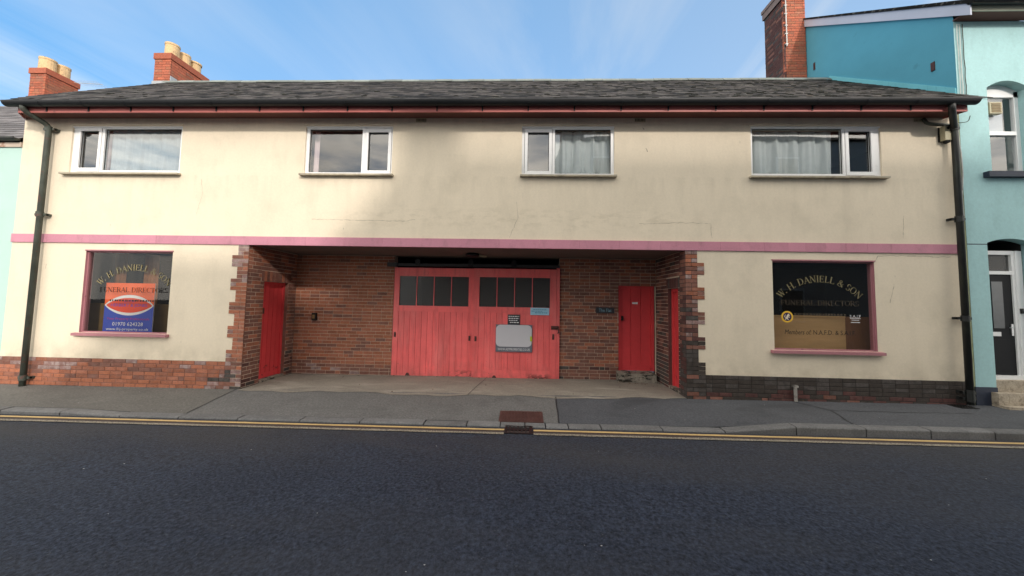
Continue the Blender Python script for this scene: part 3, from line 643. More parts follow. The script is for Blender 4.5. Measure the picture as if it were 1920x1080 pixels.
for k in range(12): add_brick(0.36+k*.074+.004, 0.36+(k+1)*.074-.004, 1.95, 2.155, '+x', OL-.004, wc(b_brown=6, b_red=2), bld, rest)
for k in range(8): add_brick(0.24+k*.0775+.004, 0.24+(k+1)*.0775-.004, 1.945, 2.145, '-x', OR+.004, wc(b_dred=6, b_dark=3), bld, rest)
obj('recess_brickwork', rest, BM, bld, fix=False, kind='stuff')

# ---- eaves: fascia, soffit, gutter
mb = MB(); mb.box(-9.50, 7.80, -0.362, -0.34, 5.045, 5.19); obj('fascia', mb, M['fascia'], bld)
mb = MB(); mb.hexa([(-9.50, -.34, 5.125), (7.8, -.34, 5.125), (7.8, 0, 5.125), (-9.9, 0, 5.125), (-9.50, -.34, 5.14), (7.8, -.34, 5.14), (7.8, 0, 5.14), (-9.9, 0, 5.14)]); obj('soffit', mb, M['soffit'], bld)
mb = MB(); mb.poly([(7.801, -0.362, 5.045), (7.801, -0.362, 5.2), (7.801, 0.0, 5.4), (7.801, 0.0, 5.10)]); obj('soffit_return', mb, M['fascia'], bld, fix=False); mb = MB(); mb.quad((-9.503, -.362, 5.045), (-9.503, -.362, 5.2), (-9.905, -.001, 5.42), (-9.905, -.001, 5.10)); obj('soffit_return', mb, M['fascia'], bld, fix=False)
def gutter(parent, x0, x1, y, z, r, mt, name='gutter'):
    mb = MB(); n = 9
    for i in range(n):
        a0, a1 = math.pi+math.pi*i/n, math.pi+math.pi*(i+1)/n
        for rr in (r, r-.006):
            mb.quad((x0, y+rr*math.cos(a0), z+rr*math.sin(a0)), (x1, y+rr*math.cos(a0), z+rr*math.sin(a0)), (x1, y+rr*math.cos(a1), z+rr*math.sin(a1)), (x0, y+rr*math.cos(a1), z+rr*math.sin(a1)))
    mb.box(x0, x1, y-r-.004, y-r+.008, z-.012, z+.012)
    for xx in (x0, x1): mb.poly([(xx, y+r*math.cos(math.pi+math.pi*i/n), z+r*math.sin(math.pi+math.pi*i/n)) for i in range(n+1)])
    return obj(name, mb, mt, parent, fix=False)
gutter(bld, -9.63, 7.86, -0.438, 5.195, 0.074, M['black'])
for bx in [-9.75+.83*k for k in range(1, 21)]:
    if -9.3 < bx < 7.7:
        mb = MB(); p = [(-0.438+.08*math.cos(math.pi+math.pi*i/8), 5.195+.08*math.sin(math.pi+math.pi*i/8)) for i in range(9)]
        for (a, b), (c, d) in zip(p, p[1:]): mb.hexa([(bx-.012, a, b-.003), (bx+.012, a, b-.003), (bx+.012, c, d-.003), (bx-.012, c, d-.003), (bx-.012, a, b+.003), (bx+.012, a, b+.003), (bx+.012, c, d+.003), (bx-.012, c, d+.003)])
        mb.box(bx-.012, bx+.012, -.375, -.362, 5.06, 5.17); obj('gutter_bracket', mb, M['black'], bld)
# ---- roof
EY, EZ, RY, RZ = -0.44, 5.215, 2.62, 7.56
sl = math.atan2(RZ-EZ, RY-EY); SLEN = math.hypot(RZ-EZ, RY-EY); cs, sn = math.cos(sl), math.sin(sl)
RX0, RX1 = -9.93, 8.06
def rx0(s): return lerp(-9.66, RX0, (s-.08)/.5)
mb = MB(); mb.poly([(-9.66, EY, EZ), (RX1, EY, EZ), (RX1, RY, RZ), (RX0, RY, RZ), (RX0, EY+.58*cs, EZ+.58*sn)]); mb.quad((RX0, RY, RZ), (RX1, RY, RZ), (RX1, 5.75, 5.15), (RX0, 5.75, 5.15))
mb.quad((RX0, 0.02, 5.30), (RX0, EY+.58*cs, EZ+.58*sn-.005), (RX0, RY, RZ), (RX0, RY, RZ-.2))
roof = obj('roof', mb, M['deck'], bld, fix=False)
sw, sexp, slen, sth = 0.302, 0.198, 0.40, 0.011
slate_cache = {}
def slate_mesh(w, key):
    if (w, key) not in slate_cache:
        mb = MB(); mb.box(-w/2, w/2, 0, slen, 0, sth, 0, ('b',)); slate_cache[(w, key)] = mb.mesh('slate', M['slate'])
    return slate_cache[(w, key)]
stuff_sl = MB(); ns = 0; row = 0; sd = 0.02
while sd-0.03 < SLEN-0.15:
    x = RX0 - (sw/2 if row % 2 else 0)
    while x < RX1-.02:
        a, b = max(x, rx0(sd))+.002, min(x+sw, RX1)-.002; x += sw
        if b-a < 0.05: continue
        dz = random.uniform(0, .004); ds = random.uniform(-.008, .008); cx = (a+b)/2; s0 = sd-0.06+ds
        tl = 0.03
        if ns < 300 and row < 5:
            o = bpy.data.objects.new('slate', slate_mesh(round(b-a, 2), 0)); C.objects.link(o); o.parent = roof; o.matrix_parent_inverse = Matrix.Identity(4)
            o.location = (cx, EY+s0*cs-0.022*sn, EZ+s0*sn+0.022*cs+dz); o.rotation_euler = (sl-tl, 0, random.uniform(-.006, .006)); ns += 1
        else:
            q = sl-tl; c2, s2 = math.cos(q), math.sin(q); y0, z0 = EY+s0*cs-.022*sn, EZ+s0*sn+.022*cs+dz
            P = lambda xx, v, w: (xx, y0+v*c2-w*s2, z0+v*s2+w*c2)
            LL = min(slen, SLEN-s0)
            stuff_sl.hexa([P(a, 0, 0), P(b, 0, 0), P(b, LL, 0), P(a, LL, 0), P(a, 0, sth), P(b, 0, sth), P(b, LL, sth), P(a, LL, sth)], 0, ('b', 'k'))
    sd += sexp; row += 1
obj('upper_slates', stuff_sl, M['slate'], roof, fix=False, kind='stuff')
x = -8.72
x = RX0
while x < RX1-.05:
    w = random.uniform(.43, .47); b = min(x+w, RX1); mb = MB(); dz = random.uniform(-.006, .006)
    A = [(-.14, -.085), (-.075, -.01), (0, .022), (.075, -.01), (.14, -.085)]
    for (p, q), (r, s) in zip(A, A[1:]): mb.hexa([(x+.004, RY+p, RZ+q+.03+dz), (b-.004, RY+p, RZ+q+.03+dz), (b-.004, RY+r, RZ+s+.03+dz), (x+.004, RY+r, RZ+s+.03+dz)]+[(x+.004, RY+p, RZ+q+.052+dz), (b-.004, RY+p, RZ+q+.052+dz), (b-.004, RY+r, RZ+s+.052+dz), (x+.004, RY+r, RZ+s+.052+dz)])
    obj('ridge_tile', mb, M['ridge'], roof); x = b
# moss clumps
mo = MB()
for k in range(5200):
    x = random.uniform(-9.6, RX1-.1); s = random.uniform(0.02, SLEN-.15)
    dens = (0.16+0.84*max(0, min(1, (x+1.5)/6.5)))*(0.35+0.65*(1-s/SLEN))
    if random.random() > dens: continue
    r = random.choice((.02, .025, .03, .035, .045, .06)); h = r*random.uniform(.3, .55); s = round(s/sexp)*sexp+random.uniform(-.03, .05)
    base = len(mo.v); n = 7; q0 = 0.02
    def P(xx, v, w): return (xx, EY+v*cs-w*sn, EZ+v*sn+w*cs)
    rr = [r*random.uniform(.6, 1.25) for _ in range(n)]
    mo.v += [P(x+1.25*rr[i]*math.cos(6.283*i/n), s+.8*rr[i]*math.sin(6.283*i/n), q0-.01) for i in range(n)]
    mo.v += [P(x+1.0*rr[i]*math.cos(6.283*i/n), s+.7*rr[i]*math.sin(6.283*i/n), q0+h*.75) for i in range(n)]
    mo.v.append(P(x, s, q0+h))
    for i in range(n):
        j = (i+1) % n; mo.f.append((base+i, base+j, base+n+j, base+n+i)); mo.f.append((base+n+i, base+n+j, base+2*n)); mo.m += [0, 0]
obj('moss', mo, M['moss'], roof, fix=False, kind='stuff')
# ---- left stack on the gable
def stack(parent, x0, x1, y0, y1, z0, z1, band, mkey, pots, stuff=False, side='+x', corb=0.02):
    mb = MB(); mb.box(x0+.012, x1-.012, y0+.012, y1-.012, z0, z1-band); ch = obj('chimney', mb, M['mortar_red'], parent)
    mb = MB(); mb.box(x0-corb, x1+corb, y0-corb, y1+corb, z1-band, z1); cp = obj('corbel_band', mb, M[mkey], ch)
    st = MB() if stuff else None
    cho = lambda u, z: wc(**{mkey: 8, 'b_orange': 1.5, 'b_red': 2})
    courses(x0, x1, z1-band, z0, '-y', y0+.012, cho, ch, st); 
    pl = x1-.012 if side == '+x' else x0+.012
    courses(y0, y1, z1-band, z0, side, pl, cho if side == '+x' else (lambda u, z: wc(b_dark=2, b_brown=1, b_dred=6)), ch, st, off=1)  # side face turned from the sun: its shade put into darker bricks
    if stuff: obj('stack_bricks', st, BM, ch, fix=False, kind='stuff')
    for (pxx, pyy, r, h, flare) in pots:
        mb = MB(); zz = z1
        prof = [(r*1.08, 0), (r*1.08, .05), (r, .07), (r*.97, h-.06), (r*(1.12 if flare else 1.03), h-.05), (r*(1.12 if flare else 1.03), h), (r*.8, h), (r*.8, h-.12)]
        mb.lathe((pxx, pyy, zz), prof, 18); obj('chimney_pot', mb, M['clay'], ch, smooth=False)
    return ch
ch2 = stack(bld, -10.32, -9.84, 2.60, 3.74, 6.7, 8.44, 0.17, 'b_stack', [(-10.11, 2.86, .165, .43, False), (-10.12, 3.22, .15, .40, False), (-10.12, 3.56, .15, .38, True)], stuff=True)
mb = MB(); mb.box(-10.33, -9.80, 2.575, 2.60, 7.42, 7.62)
for k in range(5): mb.box(-9.83, -9.815, 2.6+k*.2, 2.78+k*.2, 7.45, 7.78-0.02*k if k < 2 else 7.70)
obj('lead_flashing', mb, M['lead'], ch2)

# ---- upstairs windows
def window(x0, x1, z0, z1, side, glass_big, glass_sash, sill):
    y = 0.03
    gb, gs = glass_big, glass_sash
    mb = MB()
    def ring(a0, a1, c0, c1, b0, b1, d0, d1, yy0, yy1):
        mb.box(a0, a1, yy0, yy1, c0, d0); mb.box(a0, a1, yy0, yy1, d1, c1); mb.box(a0, b0, yy0, yy1, d0, d1); mb.box(b1, a1, yy0, yy1, d0, d1)
    so = (gs[0]-.065, gs[1]+.065, gs[2]-.065, gs[3]+.065)      # sash outer
    # outer frame around both lights
    L0, L1 = min(gb[0], so[0]), max(gb[1], so[1])
    mb.box(x0, x1, y, y+.06, z0, z0+.045); mb.box(x0, x1, y, y+.06, z1-.035, z1)
    mb.box(x0, L0, y, y+.06, z0+.045, z1-.035); mb.box(L1, x1, y, y+.06, z0+.045, z1-.035)
    mid = (gb[0], so[1]) if so[0] < gb[0] else (gb[1], so[0])
    a, b = (so[1], gb[0]) if so[0] < gb[0] else (gb[1], so[0])
    mb.box(min(a, b), max(a, b), y-.004, y+.06, z0+.045, z1-.035)
    # fill round the fixed light
    mb.box(gb[0], gb[1], y+.004, y+.05, z0+.045, gb[2]); mb.box(gb[0], gb[1], y+.004, y+.05, gb[3], z1-.035)
    fr = obj('window', mb, M['white'], bld)
    mb = MB()
    mb.box(so[0]+.008, so[1]-.008, y-.012, y+.045, so[2], gs[2]); mb.box(so[0]+.008, so[1]-.008, y-.012, y+.045, gs[3], so[3]); mb.box(so[0]+.008, gs[0], y-.012, y+.045, gs[2], gs[3]); mb.box(gs[1], so[1]-.008, y-.012, y+.045, gs[2], gs[3])
    obj('sash', mb, M['white'], fr)
    mb = MB()
    t = .008
    for g_ in (gb, gs):
        yy = y+.022 if g_ is gb else y+.012
        mb.box(g_[0], g_[1], yy, yy+.01, g_[2], g_[2]+t); mb.box(g_[0], g_[1], yy, yy+.01, g_[3]-t*2, g_[3]); mb.box(g_[0], g_[0]+t, yy, yy+.01, g_[2]+t, g_[3]-t*2); mb.box(g_[1]-t, g_[1], yy, yy+.01, g_[2]+t, g_[3]-t*2)
    mb.box(so[0], so[1], y+.05, y+.055, so[2]-.01, so[3]+.01) if False else None
    obj('gasket', mb, M['gasket'], fr)
    for g_ in (gb, gs):
        yy = y+.035; mb = MB(); mb.quad((g_[0], yy, g_[2]), (g_[1], yy, g_[2]), (g_[1], yy, g_[3]), (g_[0], yy, g_[3])); obj('pane', mb, M['glass'], fr, fix=False)
    mb = MB(); sx0, sx1 = sill
    mb.hexa([(sx0, -.085, z0-.045), (sx1, -.085, z0-.045), (sx1, .03, z0-.045), (sx0, .03, z0-.045), (sx0, -.085, z0-.012), (sx1, -.085, z0-.012), (sx1, .03, z0-.002), (sx0, .03, z0-.002)]); obj('sill', mb, M['sillpaint'], fr)
    mb = MB(); mb.box(x0-.015, x1+.015, -.018, .0, z1+.012, z1+.035); obj('head_drip', mb, M['cream'], fr)
    # head trim in the reveal
    mb = MB(); mb.box(x0, x1, .004, .028, z1-.022, z1-.001); obj('head_trim', mb, M['white'], fr)
    return fr
window(*W[0], WZ0, WZ1, 'l', (-8.231, -6.655, 4.081, 4.924), (-8.728, -8.350, 4.127, 4.880), (-8.973, -6.561))
window(*W[1], WZ0, WZ1, 'r', (-4.046, -2.999, 4.060, 4.920), (-2.879, -2.483, 4.098, 4.858), (-4.156, -2.347))
window(*W[2], WZ0, WZ1, 'l', (0.730, 1.785, 4.056, 4.921), (0.214, 0.619, 4.102, 4.858), (0.076, 1.875))
window(*W[3], WZ0, WZ1, 'r', (4.400, 6.031, 4.077, 4.936), (6.138, 6.536, 4.116, 4.882), (4.306, 6.750))
def drape(name, x0, x1, z0, z1, y, mt, folds, amp, label, group=None, cat='curtain', hemwob=0.0):
    mb = MB(); n = max(24, int((x1-x0)*90)); mz = 8
    ph = [random.uniform(0, 6.28) for _ in range(4)]
    def Y(u, v):
        k = 0.35+0.65*v
        return y+amp*k*(math.sin(u*folds+ph[0]+.5*math.sin(u*3+ph[1])*v)+.5*math.sin(u*folds*1.73+ph[2])+.3*math.sin(u*folds*3.1+ph[3]+v))
    idx = []
    for j in range(mz+1):
        v = j/mz
        for i in range(n+1):
            u = (x1-x0)*i/n; mb.v.append((x0+u+0.01*math.sin(u*folds+ph[1])*v, Y(u, v), z1+(z0-z1)*v))
    for j in range(mz):
        for i in range(n):
            a = j*(n+1)+i; mb.f.append((a, a+1, a+n+2, a+n+1)); mb.m.append(0)
    o = obj(name, mb, mt, None, smooth=True, fix=False); tag(o, label, cat, group); return o
NETG = 'curtains in the upstairs windows'
drape('net_curtain', -8.25, -6.62, 4.03, 4.95, 0.16, M['greycurtain'], 24, .026, 'blue-white net curtain filling the wide pane of the leftmost upstairs window', NETG)
drape('net_curtain', 0.70, 1.80, 4.03, 4.95, 0.19, M['curtain2'], 24, .048, 'white net curtain behind the wide pane of the third upstairs window from the left', NETG)
drape('net_curtain', 4.37, 5.97, 4.03, 4.95, 0.19, M['curtain2'], 20, .050, 'white net curtain behind the widest upstairs pane, above the right shop window', NETG)
drape('curtain', -8.48, -8.27, 4.03, 4.95, 0.25, M['pinkcurtain'], 40, .02, 'pale gathered curtain edge in the narrow pane of the leftmost upstairs window', NETG)
drape('curtain', -4.04, -3.94, 4.03, 4.95, 0.20, M['pinkcurtain'], 50, .012, 'narrow pink curtain edge at the left of the upstairs window above the garage recess', NETG)

# ---- shop windows
def shopwin(h, sill):
    x0, x1, z0, z1 = h; d = 0.035
    mb = MB()   # painted reveals
    for (a, b) in ((x0, 1), (x1, -1)): mb.quad((a, 0, z0), (a, d+.1, z0), (a, d+.1, z1), (a, 0, z1))
    mb.quad((x0, 0, z1), (x1, 0, z1), (x1, d+.1, z1), (x0, d+.1, z1)); mb.quad((x0, 0, z0), (x1, 0, z0), (x1, d+.1, z0), (x0, d+.1, z0))
    mb.box(x0-.012, x1+.012, -.014, .0, z1, z1+.022)
    fr = obj('shop_window', mb, M['pinksill'], bld, fix=False)
    mb = MB(); t = .02
    mb.box(x0, x1, d, d+.05, z0, z0+t); mb.box(x0, x1, d, d+.05, z1-t*1.2, z1); mb.box(x0, x0+t, d, d+.05, z0+t, z1-t*1.2); mb.box(x1-t, x1, d, d+.05, z0+t, z1-t*1.2); obj('frame', mb, M['pinksill'], fr)
    mb = MB(); mb.quad((x0+t, d+.025, z0+t), (x1-t, d+.025, z0+t), (x1-t, d+.025, z1-t), (x0+t, d+.025, z1-t)); obj('pane', mb, M['shopglass'], fr, fix=False)
    mb = MB(); sx0, sx1 = sill; mb.hexa([(sx0, -.07, z0-.06), (sx1, -.07, z0-.06), (sx1, .1, z0-.06), (sx0, .1, z0-.06), (sx0, -.07, z0-.012), (sx1, -.07, z0-.012), (sx1, .1, z0+.004), (sx0, .1, z0+.004)]); obj('sill', mb, M['pinksill'], fr)
    return fr
lw = shopwin(LW, (-8.43, -6.555)); rw = shopwin(RW, (4.616, 6.549))
# display backs
mb = MB(); mb.box(4.45, 6.16, .26, .29, 0.6, 1.435); mb.box(4.45, 6.16, .25, .29, 1.435, 1.46); obj('display_panel', mb, M['panel'], rw)
mb = MB(); mb.box(6.17, 7.2, .27, .30, 0.6, 1.45); obj('display_panel', mb, M['wood'], rw)
mb = MB(); mb.box(-9.0, -6.3, .40, .43, 0.6, 1.44); obj('display_panel', mb, mat('dark_varnished_panel', (0.19, 0.12, 0.045), 0.45, 0.15, 1.5, stretch=(1, 1, 6)), lw)
for a, b in ((-8.62, -8.35), (-7.95, -7.62), (-6.9, -6.66)):
    drape('drape', a-0.05, b-0.05, 1.4, 2.5, 0.75, M['browncurtain'], 30, .03, {-8.62: 'brown drape at the left edge inside the left shop window', -7.95: 'narrow brown drape in the middle of the left shop window', -6.9: 'brown drape at the right edge inside the left shop window'}[a], 'drapes inside the left shop window')
mb = MB(); mb.box(5.05, 5.30, 1.0, 1.05, 0.5, 2.3); obj('display_post', mb, M['browncurtain'], rw)

# ---- lettering
def text_polys(s, size=1.0, shear=0.0):
    cu = bpy.data.curves.new('t', 'FONT'); cu.body = s; cu.size = size; cu.shear = shear; cu.resolution_u = 2
    o = bpy.data.objects.new('t', cu); C.objects.link(o)
    dg = bpy.context.evaluated_depsgraph_get(); me = bpy.data.meshes.new_from_object(o.evaluated_get(dg))
    V = [(v.co.x, v.co.y) for v in me.vertices]; Fs = [tuple(p.vertices) for p in me.polygons]
    bpy.data.objects.remove(o); bpy.data.curves.remove(cu); bpy.data.meshes.remove(me); return V, Fs
def put_text(mb, s, cx, cz, w, h, y, m=0, shear=0.0):
    V, Fs = text_polys(s, 1, shear); xs_ = [v[0] for v in V]; zs_ = [v[1] for v in V]; a, b, c, d = min(xs_), max(xs_), min(zs_), max(zs_)
    base = len(mb.v); mb.v += [(cx+((x-a)/(b-a)-.5)*w, y, cz+((z-c)/(d-c)-.5)*h) for x, z in V]
    for f in Fs: mb.f.append(tuple(base+i for i in f)); mb.m.append(m)
T, t_ = 0.15, 0.055
def bar(x0, y0, x1, y1, w):
    d = Vector((x1-x0, y1-y0)).normalized(); n = Vector((-d.y, d.x))*w/2
    return [(x0-n.x, y0-n.y), (x1-n.x, y1-n.y), (x1+n.x, y1+n.y), (x0+n.x, y0+n.y)]
def ser(x, y, w=.26): return bar(x-w/2, y, x+w/2, y, t_)
def arc(cx, cy, rx, ry, a0, a1, n=10, thick=T, thin=t_):
    P = []
    for i in range(n):
        q = []
        for k in (i, i+1):
            a = math.radians(a0+(a1-a0)*k/n); w = thin+(thick-thin)*abs(math.cos(a))**1.5
            q.append((cx+(rx-w/2)*math.cos(a), cy+(ry-thin/2)*math.sin(a), cx+(rx+w/2)*math.cos(a), cy+(ry+thin/2)*math.sin(a)))
        P.append([(q[0][0], q[0][1]), (q[0][2], q[0][3]), (q[1][2], q[1][3]), (q[1][0], q[1][1])])
    return P
G = {
 'W': (1.15, [bar(.1, 1, .38, 0, T), bar(.36, 0, .58, .9, t_), bar(.5, 1, .78, 0, T), bar(.76, 0, 1.02, 1, t_), ser(.1, 1), ser(.52, 1), ser(1.02, 1)]),
 'H': (.95, [bar(.17, 0, .17, 1, T), bar(.75, 0, .75, 1, T), bar(.17, .52, .75, .52, t_), ser(.17, 0), ser(.17, 1), ser(.75, 0), ser(.75, 1)]),
 'D': (.92, [bar(.17, 0, .17, 1, T), ser(.14, 0), ser(.14, 1), bar(.15, .03, .42, .03, t_), bar(.15, .97, .42, .97, t_)]+arc(.4, .5, .37, .47, -90, 90)),
 'A': (.9, [bar(.1, 0, .45, 1, t_), bar(.43, 1, .78, 0, T), bar(.24, .34, .66, .34, t_), ser(.1, 0), ser(.78, 0)]),
 'N': (.98, [bar(.16, 0, .16, 1, t_*1.2), bar(.14, 1, .78, 0, T), bar(.78, 0, .78, 1, t_*1.2), ser(.16, 0), ser(.12, 1, .2), ser(.78, 1)]),
 'I': (.42, [bar(.2, 0, .2, 1, T), ser(.2, 0), ser(.2, 1)]),
 'E': (.8, [bar(.17, 0, .17, 1, T), bar(.06, .03, .68, .03, t_), bar(.06, .97, .66, .97, t_), bar(.17, .52, .52, .52, t_), bar(.66, .03, .70, .24, t_), bar(.64, .97, .66, .78, t_), bar(.52, .42, .52, .62, t_)]),
 'L': (.76, [bar(.17, 0, .17, 1, T), ser(.17, 1), bar(.06, .03, .66, .03, t_), bar(.64, .03, .69, .26, t_)]),
 'F': (.74, [bar(.17, 0, .17, 1, T), ser(.17, 0), bar(.06, .97, .64, .97, t_), bar(.17, .52, .5, .52, t_), bar(.62, .97, .64, .76, t_), bar(.5, .42, .5, .62, t_)]),
 'S': (.68, arc(.33, .74, .22, .24, 20, 250, 9)+arc(.33, .26, .24, .24, -160, 75, 9)),
 'O': (.95, arc(.46, .5, .37, .49, 0, 360, 18)),
 'C': (.88, arc(.47, .5, .38, .49, 45, 315, 14)+[bar(.74, .84, .76, .98, t_)]),
 'U': (.92, [bar(.17, .3, .17, 1, T), bar(.74, .3, .74, 1, t_*1.2), ser(.17, 1), ser(.74, 1)]+arc(.455, .31, .285, .29, 180, 360)),
 'R': (.88, [bar(.17, 0, .17, 1, T), ser(.17, 0), ser(.14, 1), bar(.17, .97, .42, .97, t_), bar(.17, .5, .42, .5, t_), bar(.42, .5, .78, 0, T), ser(.8, 0, .16)]+arc(.4, .735, .24, .235, -90, 90, 8)),
 'T': (.82, [bar(.4, 0, .4, 1, T), ser(.4, 0), bar(.06, .97, .74, .97, t_), bar(.07, .97, .06, .76, t_), bar(.73, .97, .74, .76, t_)]),
 '&': (.95, arc(.4, .77, .17, .21, -60, 240, 9, .1)+arc(.36, .26, .27, .25, 60, 330, 10, .13)+[bar(.3, .62, .82, .02, T), bar(.6, .2, .84, .5, t_), ser(.82, .5, .2)]),
 '.': (.3, [bar(.06, .07, .2, .07, .14)]), ' ': (.42, [])}
def serif_line(mb, s, place, y):
    """place(t, h) -> point for advance t (0..1 of the line) and height h (0..1)"""
    tot = sum(G[c][0] for c in s); pos = 0
    for c in s:
        w, pl = G[c]
        for P in pl: mb.poly([place(pos, w, x_, y_, tot)+(0,) for x_, y_ in P][0:4])
        pos += w
    mb.v = [(v[0], y, v[1]) for v in mb.v]
def arc_place(cx, cz, Rr, a_half, h):
    def f(pos, w, x_, y_, tot):
        c = -a_half+2*a_half*(pos+w/2)/tot; k = h*0.92
        ox = (x_-w/2)*2*a_half*Rr/tot; oz = (y_-.5)*h
        return (cx+Rr*math.sin(c)+ox*math.cos(c)+oz*math.sin(c), cz+Rr*math.cos(c)-ox*math.sin(c)+oz*math.cos(c))
    return f
def line_place(x0, x1, z, h):
    def f(pos, w, x_, y_, tot): return (x0+(x1-x0)*(pos+x_)/tot, z+(y_-.5)*h)
    return f
LY = 0.054
def letters(parent, cx, dz, full):
    mb = MB(); serif_line(mb, 'W. H. DANIELL & SON', arc_place(cx, 1.155+dz, .978, math.radians(48), .118), LY); obj('lettering', mb, M['gold'], parent, fix=False)
    mb = MB(); serif_line(mb, 'FUNERAL DIRECTORS', line_place(cx-.69, cx+.69, 1.695+dz, .092), LY); obj('lettering', mb, M['golddim'] if full else M['inkdark'], parent, fix=False)
    mb = MB(); x_ = cx-.46
    while x_ < cx+.42:
        w_ = random.uniform(.015, .05); mb.box(x_, x_+w_, LY, LY+.001, 1.47+dz, 1.505+dz); x_ += w_+random.uniform(.01, .03)
    obj('small_lettering', mb, M['golddim'] if full else M['inkdark'], parent, fix=False)
    mb = MB(); put_text(mb, 'Members of:', cx-.40, 1.165+dz, .47, .085, LY, 0, .25)
    if full:
        obj('lettering', mb, M['inkdark'], parent, fix=False); mb = MB(); put_text(mb, 'N.A.F.D. & S.A.I.F.', cx+.24, 1.165+dz, .74, .08, LY); obj('lettering', mb, M['inkdark'], parent, fix=False)
letters(rw, 5.545, 0.0, True); letters(lw, -7.40, 0.02, False)
def disc(mb, cx, cz, rx, rz, y, n=28, m=0, a0=0, a1=360):
    mb.poly([(cx+rx*math.cos(math.radians(a0+(a1-a0)*k/n)), y, cz+rz*math.sin(math.radians(a0+(a1-a0)*k/n))) for k in range(n if a1-a0 == 360 else n+1)], m)
mb = MB(); disc(mb, 4.962, 1.437, .105, .105, LY-.001, m=0); disc(mb, 4.962, 1.437, .076, .076, LY-.002, m=1)
for j_, (a_, b_, c_, d_, w_) in enumerate(((-.012, -.03, .012, .03, .032), (.012, .03, .03, .05, .026), (.0, .01, .045, .02, .013), (.0, .0, .045, -.012, .013), (-.012, -.025, .02, -.055, .015), (-.012, -.025, -.04, -.05, .015), (-.015, -.02, -.05, .0, .010), (-.05, .0, -.035, .04, .010))):   # a small rampant beast, in strokes
    P = bar(4.962+a_, 1.437+b_, 4.962+c_, 1.437+d_, w_); mb.poly([(x_, LY-.003-.0002*j_, z_) for x_, z_ in P], 2)
obj('badge_decal', mb, [mat('badge_gold', (0.75, 0.45, 0.04), .5), mat('badge_navy', (0.03, 0.015, 0.06), .5), mat('badge_pale', (0.7, 0.6, 0.45), .5)], rw, fix=False)
mb = MB(); put_text(mb, 'S.A.I.F', 6.155, 1.465, .19, .05, LY-.001); mb.box(6.06, 6.25, LY-.001, LY, 1.423, 1.431); mb.box(6.09, 6.22, LY-.001, LY, 1.393, 1.402); mb.box(6.075, 6.235, LY-.001, LY, 1.352, 1.362); obj('trade_decal', mb, M['inkwhite'], rw, fix=False)
# the agent's board standing in the left window
bx0, bx1, bz0, bz1, by = -8.10, -7.09, 0.885, 1.850, 0.17
sb = thing('estate_agent_board', (-7.6, by, bz0), 'orange, white and blue property agent board standing in the left shop window', 'sign')
mb = MB(); mb.box(bx0, bx1, by, by+.012, bz0, bz1); obj('board', mb, M['inkwhite'], sb)
bw = bx1-bx0; bh = bz1-bz0; bc = (bx0+bx1)/2; ez = bz0+bh*.545
mb = MB()
def lens_pts(k, rx, rz, n=24): return [(bc+rx*(2*i/n-1), ez+k*rz*(1-(2*i/n-1)**2)**.85) for i in range(n+1)]
up = [(x_, z_) for x_, z_ in lens_pts(1, bw/2-.001, bh*.215)]
mb.poly([(x_, by-.002, z_) for x_, z_ in [(bx0, bz1)]+[(bx0, ez)]+up[1:-1]+[(bx1, ez), (bx1, bz1)]], 0)
dn = [(x_, z_) for x_, z_ in lens_pts(-1, bw/2-.001, bh*.205)]
mb.poly([(x_, by-.002, z_) for x_, z_ in [(bx1, bz0), (bx1, ez)]+dn[::-1][1:-1]+[(bx0, ez), (bx0, bz0)]], 1)
L1 = lens_pts(1, bw*.47, bh*.155); L2 = lens_pts(-1, bw*.47, bh*.15)
mb.poly([(x_, by-.002, z_) for x_, z_ in L1+L2[::-1][1:-1]], 2)
put_text(mb, 'HERBERT & JONES', bc, ez-.005, bw*.74, .075, by-.004, 4); put_text(mb, 'LLOYD', bc, ez+.085, bw*.2, .045, by-.004, 4)
put_text(mb, 'Your Property Professionals', bc, bz0+bh*.265, bw*.86, .06, by-.004, 3); put_text(mb, '01970 624328', bc, bz0+bh*.165, bw*.62, .07, by-.004, 5); put_text(mb, 'www.lhj-property.co.uk', bc, bz0+bh*.055, bw*.86, .065, by-.004, 5)
obj('print', mb, [M['s_orange'], M['s_blue'], M['s_red'], M['s_mag'], M['s_blue'], M['inkwhite']], sb, fix=False)

